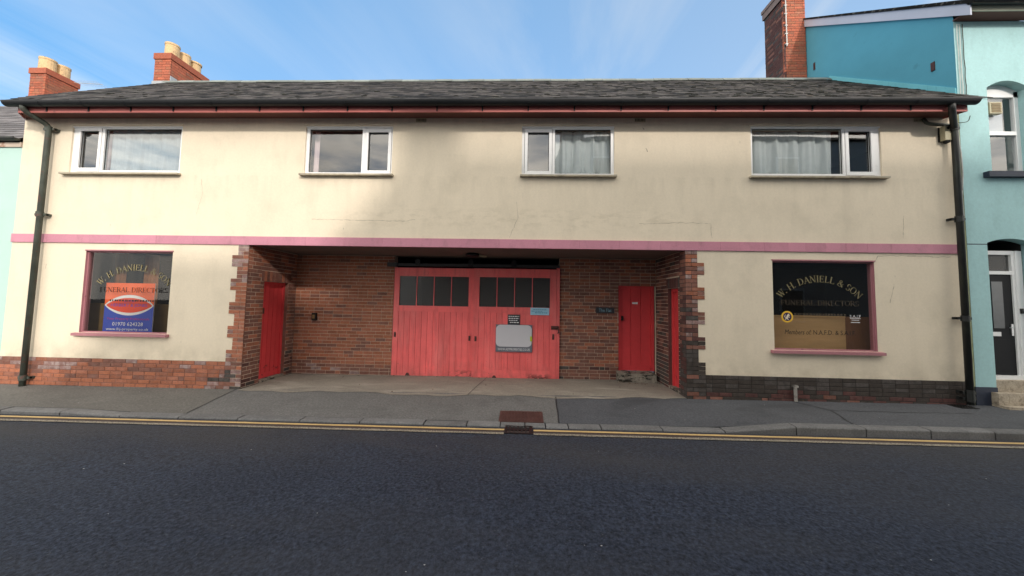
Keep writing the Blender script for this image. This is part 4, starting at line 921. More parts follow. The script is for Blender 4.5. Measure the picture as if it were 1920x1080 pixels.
# ---- garage doors
rail = MB(); rail.box(-2.79, .98, 1.40, 1.45, 2.40, 2.46); rail.box(-2.95, -2.72, 1.36, 1.44, 2.38, 2.47)
obj('door_track', rail, mat('dark_steel_track', (0.03, 0.03, 0.032), .6, .2, 6), bld)
for hx in (-2.25, -1.03, -0.05):
    mb = MB(); mb.box(hx-.06, hx+.06, 1.385, 1.40, 2.40, 2.54); mb.tube([(hx-.0, 1.37, 2.51), (hx, 1.41, 2.51)], .06, 12); obj('track_hanger', mb, M['ironblack'], bld)
def gdoor(x0, x1, y, lab, gz0, rail_b):
    zb, zt = -0.092, 2.365; th = .045
    mb = MB(); gx0, gx1, gzb, gzt = gz0
    mb.box(x0, gx0, y, y+th, zb, zt); mb.box(gx1, x1, y, y+th, zb, zt); mb.box(gx0, gx1, y, y+th, gzt, zt); mb.box(gx0, gx1, y, y+th, gzb-.13, gzb)
    if rail_b: mb.box(gx0, gx1, y, y+th, zb, .10)
    d = obj('sliding_door', mb, M['door'], bld)
    n = 12; pb = .10 if rail_b else zb
    for k in range(n):
        a, b = gx0+(gx1-gx0)*k/n, gx0+(gx1-gx0)*(k+1)/n; mb = MB(); c = .004; dy = random.uniform(-.002, .002)
        zt2 = gzb-.13; f = y+.008+dy
        mb.hexa([(a+.0005, f+.006, pb), (a+c, f, pb), (b-c, f, pb), (b-.0005, f+.006, pb), (a+.0005, f+.006, zt2), (a+c, f, zt2), (b-c, f, zt2), (b-.0005, f+.006, zt2)]); obj('plank', mb, M['door'], d)
    mb = MB(); mb.quad((gx0, y+.03, pb), (gx1, y+.03, pb), (gx1, y+.03, gzb-.13), (gx0, y+.03, gzb-.13)); obj('backing', mb, M['doordark'], d, fix=False)
    for k in range(4):
        a, b = gx0+(gx1-gx0)*k/4, gx0+(gx1-gx0)*(k+1)/4
        mb = MB(); mb.quad((a, y+.022, gzb), (b, y+.022, gzb), (b, y+.022, gzt), (a, y+.022, gzt)); obj('glass_pane', mb, M['dullglass'], d, fix=False)
        if k: mb = MB(); mb.box(a-.008, a+.008, y+.006, y+.036, gzb, gzt); obj('glazing_bar', mb, M['door'], d)
    return d
dl = gdoor(-2.816, -0.94, 1.445, '', (-2.675, -1.075, 1.495, 2.17), False)
dr = gdoor(-0.955, 0.915, 1.385, '', (-0.822, 0.770, 1.500, 2.17), True)
mb = MB(); mb.box(0.92, 0.99, 1.39, 1.46, -0.09, 2.395); obj('door_post', mb, M['door'], bld)
def plate(parent, x, z, y, mt=None):
    mb = MB(); mb.box(x-.022, x+.022, y-.006, y, z-.055, z+.055); mb.box(x-.012, x+.012, y-.03, y-.006, z-.02, z+.03); return obj('lock_plate', mb, mt or M['iron'], parent)
plate(dl, -2.74, .83, 1.445); plate(dl, -1.03, .78, 1.445); plate(dr, -.885, .78, 1.385)
mb = MB(); mb.box(.80, .97, 1.365, 1.385, 1.02, 1.10); mb.tube([(.83, 1.36, 1.07), (.97, 1.36, 1.06)], .018, 8); mb.box(.83, .87, 1.37, 1.385, .80, .92); mb.tube([(.96, 1.36, 1.05), (.97, 1.35, .96), (.94, 1.35, .94)], .014, 8)
obj('hasp_and_padlock', mb, M['iron'], dr)
for d_, x_, y_ in ((dl, -2.42, 1.445), (dr, -.45, 1.385)):
    mb = MB(); mb.prism([(x_-.06, -.09), (x_+.06, -.09), (x_+.02, -.02), (x_-.02, -.02)], y_-.012, y_-.001); obj('floor_guide', mb, M['iron'], d_)
# notices on the right door
def flat(name, x0, x1, z0, z1, y, mt, label, cat):
    mb = MB(); mb.box(x0, x1, y-.006, y, z0, z1); o = obj(name, mb, mt); tag(o, label, cat); return o
YD = 1.385
def bars_text(parent, mt, rows, y):
    mb = MB()
    for x0, x1, z, h in rows:
        x_ = x0
        while x_ < x1:
            w_ = min(random.uniform(.02, .055), x1-x_); mb.quad((x_, y, z-h/2), (x_+w_, y, z-h/2), (x_+w_, y, z+h/2), (x_, y, z+h/2)); x_ += w_+.012
    return obj('print', mb, mt, parent, fix=False)
nb = flat('notice', .335, .755, 1.335, 1.497, YD-.001, M['noticeb'], 'pale blue notice under the right-hand glass of the right garage door', 'notice')
bars_text(nb, M['noticetext'], [(.40, .70, 1.455, .014), (.36, .60, 1.42, .014), (.44, .72, 1.385, .02)], YD-.0085)
nk = flat('notice', -.17, .107, 1.10, 1.335, YD-.001, M['noticek'], 'small charcoal notice with rows of white print above the grey board on the garage door', 'notice')
bars_text(nk, M['inkwhite'], [(-.15, .09, 1.295, .018), (-.15, .085, 1.25, .018), (-.14, .06, 1.205, .018), (-.12, .08, 1.16, .018)], YD-.0085)
sg = thing('property_board', (-.02, YD, .51), 'slate grey property board with a blank pale panel on the right garage door', 'sign')
mb = MB(); mb.box(-.43, .385, YD-.022, YD-.009, .508, 1.112); obj('board', mb, M['signgrey'], sg)
mb = MB(); q = []
PX0, PX1, PZ0, PZ1, rr = -.425, .372, .622, 1.105, .10
for cx_, cz_, a0 in ((PX1-rr, PZ1-rr, 0), (PX0+rr, PZ1-rr, 90), (PX0+rr, PZ0+rr, 180), (PX1-rr, PZ0+rr, 270)):
    q += [(cx_+rr*math.cos(math.radians(a0+15*k)), cz_+rr*math.sin(math.radians(a0+15*k))) for k in range(7)]
mb.prism(q, YD-.026, YD-.022); obj('blank_panel', mb, M['signpale'], sg)
mb = MB(); mb.box(.338, .378, YD-.029, YD-.0262, .75, .86); obj('sticker', mb, M['lime'], sg)
mb = MB(); put_text(mb, 'WWW.ASTPROPERTIES.CO.UK', -.02, .565, .72, .05, YD-.0235); obj('lettering', mb, M['inkwhite'], sg, fix=False)
# ---- small boarded doors
def fdoor(name, x0, x1, z0, z1, y, parent, nplank, fr=.06):
    mb = MB(); mb.box(x0, x0+fr, y-.03, y+.05, z0, z1); mb.box(x1-fr, x1, y-.03, y+.05, z0, z1); mb.box(x0+fr, x1-fr, y-.03, y+.05, z1-fr, z1)
    mb.box(x0+fr, x1-fr, y+.03, y+.05, z0, z1-fr); mb.box(x0+fr, x1-fr, y-.004, y+.02, z0, z0+.12)
    d = obj(name, mb, M['doordark'], parent); n = nplank
    for k in range(n):
        a, b = x0+fr+(x1-x0-2*fr)*k/n, x0+fr+(x1-x0-2*fr)*(k+1)/n; mb = MB(); c = .008; f = y+random.uniform(-.002, .002)
        mb.hexa([(a+.002, f+.01, z0+.12), (a+c, f, z0+.12), (b-c, f, z0+.12), (b-.002, f+.01, z0+.12), (a+.002, f+.01, z1-fr), (a+c, f, z1-fr), (b-c, f, z1-fr), (b-.002, f+.01, z1-fr)]); obj('plank', mb, M['doordark'], d)
    return d
sdoor = fdoor('flat_door', 2.302, 3.098, 0.145, 2.028, 1.49, bld, 3)
mb = MB(); mb.box(2.62, 2.74, 1.475, 1.483, 1.62, 1.66); obj('number_plate', mb, M['inkwhite'], sdoor)
mb = MB(); mb.tube([(2.39, 1.46, 1.27), (2.39, 1.44, 1.27)], .026, 10); mb.box(2.365, 2.42, 1.455, 1.462, 1.25, 1.35); obj('door_knob', mb, M['ironblack'], sdoor)
mb = MB(); mb.tube([(2.28, 1.42, 1.475), (2.28, 1.40, 1.475)], .02, 10); obj('bell_push', mb, M['brass'], bld)
# crumbled step
mb = MB(); n = 12
for i in range(n):
    a, b = 2.25+.80*i/n, 2.25+.80*(i+1)/n; y0_ = 1.20+random.uniform(-.03, .03); zt_ = .14+random.uniform(-.012, .006)
    mb.hexa([(a, y0_-.02, -.12), (b, y0_-.02+random.uniform(-.02, .02), -.12), (b, 1.5, -.12), (a, 1.5, -.12), (a, y0_+.03, zt_-.02), (b, y0_+.03, zt_-.015), (b, 1.5, zt_+.005), (a, 1.5, zt_+.005)])
obj('door_step', mb, M['stepc'], bld)
npl = thing('name_plaque', (2.0, D, 1.47), 'dark slate house-name plaque on the brick beside the small red door', 'plaque')
mb = MB(); mb.box(1.80, 2.20, D-.03, D-.010, 1.405, 1.535); obj('slab', mb, M['noticek'], npl)
mb = MB(); put_text(mb, 'The Flat', 2.0, 1.47, .28, .07, D-.0315); obj('lettering', mb, mat('pale_blue_letter', (.25, .42, .5), .6), npl, fix=False)
# doors in the returns: built along y, then turned
def rdoor(xp, h, dirx, zbot):
    y0_, y1_, _, zt_ = h; xf = xp+dirx*.10
    mb = MB(); fr = .055; X = sorted((xf, xf+dirx*.06)); Xf = sorted((xf-dirx*.03, xf+dirx*.06))
    mb.box(*Xf, y0_, y0_+fr, zbot, zt_); mb.box(*Xf, y1_-fr, y1_, zbot, zt_); mb.box(*Xf, y0_+fr, y1_-fr, zt_-fr, zt_); mb.box(xf+min(0, dirx*.06), xf+max(0, dirx*.06), y0_+fr, y1_-fr, zbot, zbot+.1)
    d = obj('return_door', mb, M['doordark'], bld); n = 5
    mb = MB(); xx = xf+dirx*.04; mb.quad((xx, y0_+fr, zbot), (xx, y1_-fr, zbot), (xx, y1_-fr, zt_-fr), (xx, y0_+fr, zt_-fr)); obj('backing', mb, M['doordark'], d, fix=False)
    for k in range(n):
        a, b = y0_+fr+(y1_-y0_-2*fr)*k/n, y0_+fr+(y1_-y0_-2*fr)*(k+1)/n; mb = MB()
        f = xf+random.uniform(-.002, .002); mb.box(*sorted((f, f+dirx*.03)), a+.005, b-.005, zbot+.1, zt_-fr); obj('plank', mb, M['doordark'], d)
    return d
rl = rdoor(OL-.004, DLz, -1, -.05); rr_ = rdoor(OR+.004, DRz, 1, 0.0)
mb = MB(); mb.box(OL-.10, OL-.085, .52, .60, 1.28, 1.40); obj('lock_plate', mb, M['iron'], rl)
mb = MB(); mb.box(OR+.08, OR+.10, .40, .45, 1.0, 1.1); obj('lock_plate', mb, M['iron'], rr_)
mb = MB(); mb.box(OL-.2, OL+.0, .44, 1.17, -.14, -.05); obj('threshold', mb, M['stepc'], bld); mb = MB(); mb.box(OR+.0, OR+.2, .31, .79, -.1, 0.0); obj('threshold', mb, M['stepc'], bld)
# lamp on the recess ceiling, bell box on the back wall
lp = thing('bulkhead_lamp', (-.9, .9, OZ), 'unlit dark bulkhead lamp under the recess ceiling above the garage doors', 'lamp')
mb = MB(); mb.lathe((-.92, .85, OZ-.02), [(.05, .03), (.13, .028), (.15, .0), (.14, -.03), (.09, -.045), (0.01, -.05)], 18); obj('lamp_body', mb, M['ironblack'], lp)
mb = MB(); mb.tube([(-.80, .88, OZ-.02), (-.70, .95, OZ-.035), (-.64, 1.0, OZ-.03)], .022, 8); obj('lamp_arm', mb, M['beige'], lp)
bb = thing('wall_box', (-4.6, D, 1.2), 'small black box fixed to the sunlit brick at the left of the recess', 'entry box')
mb = MB(); mb.box(-4.655, -4.56, D-.06, D-.005, 1.12, 1.285); obj('box', mb, M['ironblack'], bb)
mb = MB(); mb.box(-4.635, -4.58, D-.066, D-.06, 1.16, 1.245); obj('box_front', mb, M['brass'], bb)
# air bricks
for ax_ in (-1.85, 2.323, 7.39):
    mb = MB(); mb.box(ax_-.10, ax_+.10, -.008, .0, 5.045, 5.060); mb.box(ax_-.10, ax_+.10, -.008, .0, 5.112, 5.124)
    for k in range(8): mb.box(ax_-.10+k*.0257, ax_-.10+k*.0257+.013, -.008, .0, 5.06, 5.112)
    a = obj('air_brick', mb, M['beige'], bld); mb = MB(); mb.quad((ax_-.1, -.002, 5.05), (ax_+.1, -.002, 5.05), (ax_+.1, -.002, 5.12), (ax_-.1, -.002, 5.12)); obj('slot', mb, M['gasket'], a, fix=False)
# downpipes
def smooth_path(p, n=6):
    P = [Vector(q) for q in p]; out = [P[0]]
    for i in range(1, len(P)-1):
        a = P[i]+(P[i-1]-P[i]).normalized()*min(.09, (P[i-1]-P[i]).length*.45); b = P[i]+(P[i+1]-P[i]).normalized()*min(.09, (P[i+1]-P[i]).length*.45)
        for k in range(n+1):
            t = k/n; out.append(a*(1-t)**2+P[i]*2*t*(1-t)+b*t*t)
    return out+[P[-1]]
def downpipe(path, r, mt, collars, label):
    mb = MB(); mb.tube(smooth_path(path), r, 14); d = obj('downpipe', mb, mt, bld, smooth=True)
    bx_, by_ = path[-1][0], path[-1][1]
    for z in collars:
        mb = MB(); mb.tube([(bx_, by_, z-.05), (bx_, by_, z+.05)], r*1.22, 14); mb.box(bx_-.11, bx_+.11, by_+.02, by_+.05, z-.018, z+.018); mb.box(bx_-.11, bx_-.075, by_-.0, by_+.1, z-.022, z+.022); mb.box(bx_+.075, bx_+.11, by_-.0, by_+.1, z-.022, z+.022); obj('collar', mb, mt, d)
    return d
downpipe([(-9.30, -.43, 5.15), (-9.30, -.43, 5.06), (-9.235, -.10, 4.92), (-9.245, -.10, -.14)], .044, M['pipe'], [4.86, 3.15, .02], '')
dpr = downpipe([(7.46, -.43, 5.15), (7.46, -.43, 5.04), (7.865, -.11, 4.88), (7.855, -.11, .0)], .046, M['pipeblack'], [4.88, 3.22, 1.47, .10, .20], '')
mb = MB(); mb.tube(smooth_path([(7.44, -.02, 5.10), (7.46, -.06, 4.98), (7.86, -.10, 4.93)]), .028, 10); obj('branch_pipe', mb, M['pipe'], bld, smooth=True)
mb = MB(); mb.tube([(4.99, -.045, .24), (4.995, -.045, -.04)], .026, 10); mb.box(4.955, 5.03, -.07, -.01, .20, .235); w_ = obj('waste_pipe', mb, mat('grey_waste_pipe', (.30, .28, .25), .6, .2, 8, layers=[dict(col=(.04, .035, .03), scale=9, lo=.45, hi=.6, amt=.9)]), bld)
al = thing('alarm_box', (7.79, 0, 4.64), 'beige alarm box high on the cream wall next to the right downpipe', 'alarm box')
mb = MB(); mb.prism([(7.715, 4.665), (7.885, 4.665), (7.885, 4.93), (7.715, 4.93)], -.10, -.02); obj('cover', mb, M['beige'], al)
mb = MB(); mb.box(7.70, 7.90, -.02, 0.0, 4.66, 4.935); mb.lathe((7.79, -.05, 4.62), [(.045, .045), (.04, .01), (.01, .0)], 12); obj('base', mb, M['ironblack'], al)

# hairline cracks in the render, fixed leaf litter and grit
def crack(pts, w):
    mb = MB(); P = []
    for (x0, z0), (x1, z1) in zip(pts, pts[1:]):
        n = max(2, int(math.hypot(x1-x0, z1-z0)/.05)); P += [(x0+(x1-x0)*k/n+random.uniform(-.007, .007), z0+(z1-z0)*k/n+random.uniform(-.007, .007)) for k in range(n)]
    P.append(pts[-1])
    for (x0, z0), (x1, z1) in zip(P, P[1:]):
        ww = w*random.uniform(.4, 1.2)/2; d = Vector((x1-x0, z1-z0)); d.normalize(); nx, nz = -d.y*ww, d.x*ww
        mb.quad((x0-nx, -.0015, z0-nz), (x1-nx, -.0015, z1-nz), (x1+nx, -.0015, z1+nz), (x0+nx, -.0015, z0+nz))
    obj('hairline_crack', mb, M['crack'], bld, fix=False)
M['crack'] = mat('crack_dirt', (0.34, 0.29, 0.215), .95, .2, 8)  # dull tan dirt tone of the crack strips
crack([(6.49, 2.46), (6.55, 2.56), (6.9, 2.57), (7.5, 2.555), (7.8, 2.56)], .010)
crack([(-3.9, 3.13), (-3.0, 3.12), (-2.1, 3.11), (-1.9, 3.14)], .007)
crack([(6.72, 1.72), (6.78, 1.95), (6.80, 2.06)], .009); crack([(2.3, 3.1), (3.0, 3.13), (3.6, 3.12), (3.62, 2.85)], .006)
crack([(-0.1, 2.82), (.05, 3.2), (.02, 3.5)], .006); crack([(2.43, 4.55), (2.46, 4.47)], .014); crack([(2.37, 4.94), (2.40, 4.90)], .016)
crack([(-9.15, 2.2), (-9.16, 2.1)], .010); crack([(-6.2, 3.2), (-6.1, 3.6), (-6.15, 3.9)], .005); crack([(7.0, 2.9), (7.03, 3.3)], .006)
mb = MB()
def scrap(x, y, z, r):
    n = 5; a0 = random.random()*6; base = len(mb.v)
    mb.v += [(x+r*random.uniform(.5, 1)*math.cos(a0+6.283*k/n), y+r*random.uniform(.4, .9)*math.sin(a0+6.283*k/n), z+random.uniform(.001, r*.5)) for k in range(n)]+[(x, y, z+r*.6)]
    for k in range(n): mb.f.append((base+k, base+(k+1) % n, base+n)); mb.m.append(0)
for k in range(70):
    x = random.gauss(2.6, .28) if k < 45 else random.uniform(-4.9, 3.0); y = min(1.40, random.gauss(1.08, .10)) if k < 45 else 1.41-abs(random.gauss(0, .05))
    if k < 45 and not 1.6 < x < 3.08: continue
    scrap(x, y, ap(x)+.001, random.uniform(.008, .028))
for k in range(10): x = random.uniform(-4.5, 2.8); y = random.uniform(0, 1.2); scrap(x, y, ap(x)+.001, random.uniform(.012, .03))
for k in range(60): x = random.uniform(-9.5, 7.8); (scrap(x, -.02-abs(random.gauss(0, .02)), zpave(x, -.02)+.002, random.uniform(.006, .02)) if not -5.2 < x < 3.3 else None)
obj('leaf_litter', mb, mat('dead_leaf', (.10, .065, .035), .9, .4, 20, isl=.5), None, fix=False, kind='stuff')
mb = MB()
for k in range(26): x = random.uniform(-6, 7); y = random.uniform(-4.3, -1.7); scrap(x, y, zroad(x, y)+.002, random.choice((.005, .006, .008, .012)))
for k in range(30): x = random.uniform(-8, 7.8); y = random.uniform(-1.1, -.1); scrap(x, y, zpave(x, y)+.002, random.choice((.005, .007, .012)))
obj('stone_chips', mb, mat('pale_stone_chip', (.34, .33, .32), .9, .2, 20), None, fix=False, kind='stuff')

# ------------------------------------------------------------------ left neighbour
ln = thing('terraced_house', (-12, 0, -.15), 'pale mint terraced house with a low slate roof at the left edge', 'house')
mb = MB(); wall(mb, -20, -9.902, -.4, 4.56, [], y=.004); mb.quad((-20, .004, -.4), (-20, 6, -.4), (-20, 6, 4.6), (-20, .004, 4.6)); mb.quad((-20, 5.6, -.4), (-9.902, 5.6, -.4), (-9.902, 5.6, 4.6), (-20, 5.6, 4.6)); obj('wall', mb, M['mint'], ln, fix=False)
mb = MB(); mb.quad((-20, -.02, 4.69), (-9.93, -.02, 4.69), (-9.93, 2.8, 6.98), (-20, 2.8, 6.98)); mb.quad((-20, 2.8, 6.98), (-9.93, 2.8, 6.98), (-9.93, 5.8, 4.66), (-20, 5.8, 4.66))
lroof = obj('roof', mb, M['deck'], ln, fix=False)
mb = MB(); q = math.atan2(2.29, 2.82); c2, s2 = math.cos(q), math.sin(q); sd = 0; row = 0
while sd < 3.7:
    x = -16.0-(.15 if row % 2 else 0)
    while x < -9.94:
        a, b = x+.002, min(x+.3, -9.93)-.002; x += .3
        P = lambda xx, v, w: (xx, -.045+(sd+v)*c2-w*s2, 4.67+(sd+v)*s2+w*c2)
        if b > a: mb.hexa([P(a, 0, .016), P(b, 0, .016), P(b, .26, .006), P(a, .26, .006), P(a, 0, .024), P(b, 0, .024), P(b, .26, .012), P(a, .26, .012)], 0, ('b', 'k'))
    sd += .2; row += 1
obj('slates', mb, mat('pale_grey_slate', (0.13, 0.12, 0.12), 0.85, 0.25, 5, 0.25, 40, isl=.35), lroof, fix=False, kind='stuff')
gutter(ln, -18, -9.915, -.075, 4.685, .052, M['pipeblack'])
mb = MB(); mb.box(-20, -9.905, -.022, .002, 4.53, 4.625); obj('fascia', mb, mat('pale_rust_streaked_fascia', (.52, .42, .34), .7, .1, 4, layers=[dict(col=(.25, .08, .03), scale=5, lo=.56, hi=.66, amt=.8)]), ln)
ch1 = stack(ln, -13.98, -13.5, 2.60, 3.33, 6.3, 8.03, 0.16, 'b_stack', [(-13.80, 2.82, .17, .40, False), (-13.78, 3.14, .15, .40, False)])
an = thing('roof_aerial', (-13.45, 3.2, 7.9), 'thin television aerial sticking out from the far left chimney', 'aerial')
mb = MB(); mb.tube([(-13.52, 3.2, 7.99), (-12.58, 3.2, 7.93)], .007, 6); obj('boom', mb, M['cablew'], an)
for k in range(8):
    xx = -13.3+k*.095; zz_ = 7.975-k*.006; mb = MB(); mb.tube([(xx, 3.05, zz_), (xx, 3.35, zz_)], .004, 5); obj('element', mb, M['cablew'], an)

# ------------------------------------------------------------------ right neighbour
rn = thing('terraced_house', (9.5, 0, 0), 'taller turquoise terraced house with arched openings and teal gable at the right edge', 'house')
def arched_wall(mb, x0, x1, z0, z1, ops, y):
    # ops: (xa, xb, zbottom, zspring, zcrown)
    X = sorted({x0, x1, *[o[0] for o in ops], *[o[1] for o in ops]})
    n = 8
    for a, b in zip(X, X[1:]):
        inside = sorted([o for o in ops if o[0]-1e-6 <= a and b <= o[1]+1e-6], key=lambda o: o[2])
        segs = 16 if inside else 1
        for k in range(segs):
            p, r = a+(b-a)*k/segs, a+(b-a)*(k+1)/segs; zc0 = zc1 = z0
            for o in inside:
                top = lambda x_: o[3]+(o[4]-o[3])*math.sqrt(max(0, 1-((x_-(o[0]+o[1])/2)/((o[1]-o[0])/2))**2))
                f0 = lambda x_, o=o: o[3]+(o[4]-o[3])*(1-((x_-(o[0]+o[1])/2)/((o[1]-o[0])/2))**2)
                if o[2] > max(zc0, zc1)+1e-6: mb.quad((p, y, zc0), (r, y, zc1), (r, y, o[2]), (p, y, o[2]))
                zc0, zc1 = f0(p), f0(r)
                mb.quad((p, y, zc0), (r, y, zc1), (r, y+.17, zc1), (p, y+.17, zc0))
            mb.quad((p, y, zc0), (r, y, zc1), (r, y, z1), (p, y, z1))
    for o in ops:
        for xx in (o[0], o[1]): mb.quad((xx, y, o[2]), (xx, y+.17, o[2]), (xx, y+.17, o[3]), (xx, y, o[3]))
        mb.quad((o[0], y, o[2]), (o[1], y, o[2]), (o[1], y+.17, o[2]), (o[0], y+.17, o[2]))
ops = [(8.59, 9.32, 4.10, 5.69, 5.82), (8.42, 9.22, -0.1, 2.82, 2.90), (10.2, 11.2, 4.10, 5.69, 5.82), (10.0, 11.2, .9, 2.6, 2.7)]
mb = MB(); arched_wall(mb, 8.075, 14, -.3, 6.96, ops, -.015); obj('wall', mb, M['turq'], rn, fix=False)
mb = MB(); mb.quad((7.965, -.012, -.3), (8.075, -.012, -.3), (8.075, -.012, 5.2), (7.965, -.012, 5.2)); obj('wall_edge', mb, M['turqedge'], rn, fix=False)
mb = MB(); mb.poly([(8.08, -.015, 4.6), (8.08, 6.6, 4.6), (8.08, 6.6, 7.0), (8.08, 3.3, 9.68), (8.08, -.015, 7.12)]); mb.quad((14, 0, -.3), (14, 6.6, -.3), (14, 6.6, 7), (14, 0, 7)); mb.quad((8.08, 6.6, -.3), (14, 6.6, -.3), (14, 6.6, 7), (8.08, 6.6, 7))
obj('gable_wall', mb, M['teal'], rn, fix=False)
mb = MB(); A = lambda s: (EY+s*cs, EZ+s*sn)
for k in range(18):
    s0, s1 = .55+k*.18, .55+(k+1)*.18-.004; (ya, za), (yb, zb_) = A(s0), A(s1)
    mb.hexa([(8.055, ya, za+.02), (8.079, ya, za+.02), (8.079, yb, zb_+.02), (8.055, yb, zb_+.02), (8.055, ya, za+.14), (8.079, ya, za+.14), (8.079, yb, zb_+.14), (8.055, yb, zb_+.14)])
obj('verge_fillet', mb, M['tealflash'], rn)
E0, E1 = (-.30, 6.98), (3.3, 9.78); k_ = (E1[1]-E0[1])/(E1[0]-E0[0])
mb = MB(); mb.prism([(E0[0], E0[1]-.13), (E1[0], E1[1]-.17), (E1[0], E1[1]+.04), (E0[0], E0[1]+.10)], 8.03, 8.055, 'x'); obj('bargeboard', mb, M['barge'], rn)
mb = MB(); mb.prism([(E0[0]-.06, E0[1]+.04), (E1[0], E1[1]+.045), (E1[0], E1[1]+.09), (E0[0]-.06, E0[1]+.12)], 8.01, 14, 'x'); mb.prism([(E1[0], E1[1]+.045), (6.9, 6.9), (6.9, 6.95), (E1[0], E1[1]+.09)], 8.01, 14, 'x'); obj('roof', mb, M['slate'], rn)
gutter(rn, 8.03, 14, -.33, 7.10, .075, M['black'])
mb = MB(); mb.box(8.06, 14, -.255, -.235, 6.965, 7.06); obj('fascia', mb, mat('cream_white_fascia', (.70, .66, .5), .5, .05), rn)
mb = MB(); mb.box(8.06, 14, -.235, -.016, 6.965, 6.98); obj('soffit', mb, M['soffit'], rn)
# its chimney
CX0, CX1, CY0, CY1 = 7.44, 8.06, 3.25, 4.02
chr_ = stack(rn, CX0, CX1, CY0, CY1, 7.0, 10.42, 0.0, 'b_stack', [], side='-x')
mb = MB(); mb.box(CX0-.03, CX1+.03, CY0-.03, CY1+.03, 10.42, 10.62); mb.box(CX0-.05, CX1+.05, CY0-.05, CY1+.05, 10.62, 10.72); obj('corbel_band', mb, mat('weathered_cap', (.22, .16, .14), .9, .2, 6), chr_)
mb = MB(); mb.tube([(CX0+.06, CY0-.03, 10.7), (CX0+.065, CY0-.03, 8.98)], .014, 8)
for z in (9.05, 9.35, 9.6, 9.95, 10.2): mb.box(CX0+.03, CX0+.10, CY0-.035, CY0, z-.01, z+.01)
obj('aerial_pole', mb, M['cablew'], chr_)
mb = MB(); mb.box(CX0-.05, CX1+.02, CY0-.04, CY0, 7.62, 7.75); obj('lead_flashing', mb, M['lead'], chr_)
# upper window
def rwin(o, panes):
    xa, xb, z0, zs, zc = o; y = .13
    mb = MB(); t = .055
    mb.box(xa, xb, y, y+.06, z0, z0+.06); mb.box(xa, xa+t, y, y+.06, z0+.06, zs); mb.box(xb-t-.02, xb, y, y+.06, z0+.06, zs)
    zm = z0+(zs-z0)*.5; mb.box(xa+t, xb-t-.02, y-.01, y+.06, zm-.035, zm+.035)
    pts = [(xa, zs-.10), (xb, zs-.10)]+[(xb-(xb-xa)*k/12, zs+(zc-zs)*(1-(2*k/12-1)**2)) for k in range(13)]
    mb.prism(pts, y, y+.06)
    w = obj('window', mb, M['white'], rn)
    for a, b in ((z0+.06, zm-.035), (zm+.035, zs-.10)):
        mb = MB(); mb.quad((xa+t, y+.03, a), (xb-t-.02, y+.03, a), (xb-t-.02, y+.03, b), (xa+t, y+.03, b)); obj('pane', mb, M['glass'], w, fix=False)
    mb = MB(); mb.box(xa-.16, xb+.16, -.10, .13, z0-.10, z0); obj('sill', mb, M['navy'], w)
    return w
w1 = rwin(ops[0], 2); w2 = rwin(ops[2], 2)
mb = MB(); mb.box(8.2, 12.5, .8, .82, 3.0, 6.5); mb.quad((8.2, .8, 3), (8.2, .17, 3), (8.2, .17, 6.5), (8.2, .8, 6.5)); mb.quad((12.5, .8, 3), (12.5, .17, 3), (12.5, .17, 6.5), (12.5, .8, 6.5)); mb.quad((8.2, .17, 6.2), (12.5, .17, 6.2), (12.5, .8, 6.2), (8.2, .8, 6.2)); obj('room', mb, M['room'], rn, fix=False)
bl = thing('roller_blind', (8.9, .2, 5.0), 'white blind in the upper half of the arched turquoise-house window', 'blind')
mb = MB(); mb.box(8.60, 9.12, .205, .21, 4.93, 5.62); obj('cloth', mb, mat('grey_white_blind', (0.42, 0.44, 0.47), .9, .04, 3), bl)
fan = thing('extractor_fan', (8.87, .16, 5.3), 'beige square extractor fan set in the arched window pane', 'extractor fan')
mb = MB(); mb.box(8.76, 8.98, .09, .155, 5.26, 5.48); obj('housing', mb, M['beige'], fan)
for k in range(6): mb = MB(); mb.box(8.79, 8.95, .082, .09, 5.285+k*.03, 5.285+k*.03+.016); obj('louvre', mb, mat('tan_louvre', (.24, .17, .08), .6) if k == 0 else bpy.data.materials['tan_louvre'], fan)
# front door
mb = MB(); y = .13
mb.box(8.99, 9.17, y-.01, y+.07, .44, 2.70); mb.box(8.42, 8.47, y-.01, y+.07, .44, 2.70); mb.box(8.47, 8.99, y-.01, y+.07, 2.27, 2.33); mb.box(8.47, 8.99, y-.01, y+.07, 2.63, 2.70); mb.box(8.42, 9.22, y-.03, y+.07, .40, .47)
mb.box(9.04, 9.09, y-.025, y-.01, .47, 2.70)
fd = obj('front_door', mb, M['white'], rn)
mb = MB(); mb.box(8.47, 8.985, y+.01, y+.05, .475, 2.27); mb.box(8.53, 8.93, y+.002, y+.01, .55, 1.10); obj('leaf', mb, M['pvcblack'], fd)
mb = MB(); mb.box(8.63, 8.82, y+.0, y+.008, 1.30, 2.14); obj('frosted_pane', mb, mat('frosted_glass', (.10, .105, .11), .25, .1, 8), fd)
mb = MB(); mb.box(8.58, 8.74, y-.005, y+.009, 1.16, 1.235); obj('letter_flap', mb, mat('bright_chrome', (.6, .6, .6), .3, .05, metal=.8), fd)
mb = MB(); mb.box(8.925, 8.96, y-.005, y+.009, 1.17, 1.38); mb.tube([(8.94, y-.02, 1.32), (8.86, y-.035, 1.315)], .011, 8); obj('door_handle', mb, bpy.data.materials['bright_chrome'], fd)
mb = MB(); mb.quad((8.47, y+.03, 2.33), (8.99, y+.03, 2.33), (8.99, y+.03, 2.63), (8.47, y+.03, 2.63)); obj('fanlight', mb, M['dullglass'], fd, fix=False)
mb = MB(); mb.box(9.06, 9.10, y-.045, y-.025, 1.57, 1.66); obj('bell_push', mb, M['ironblack'], fd)
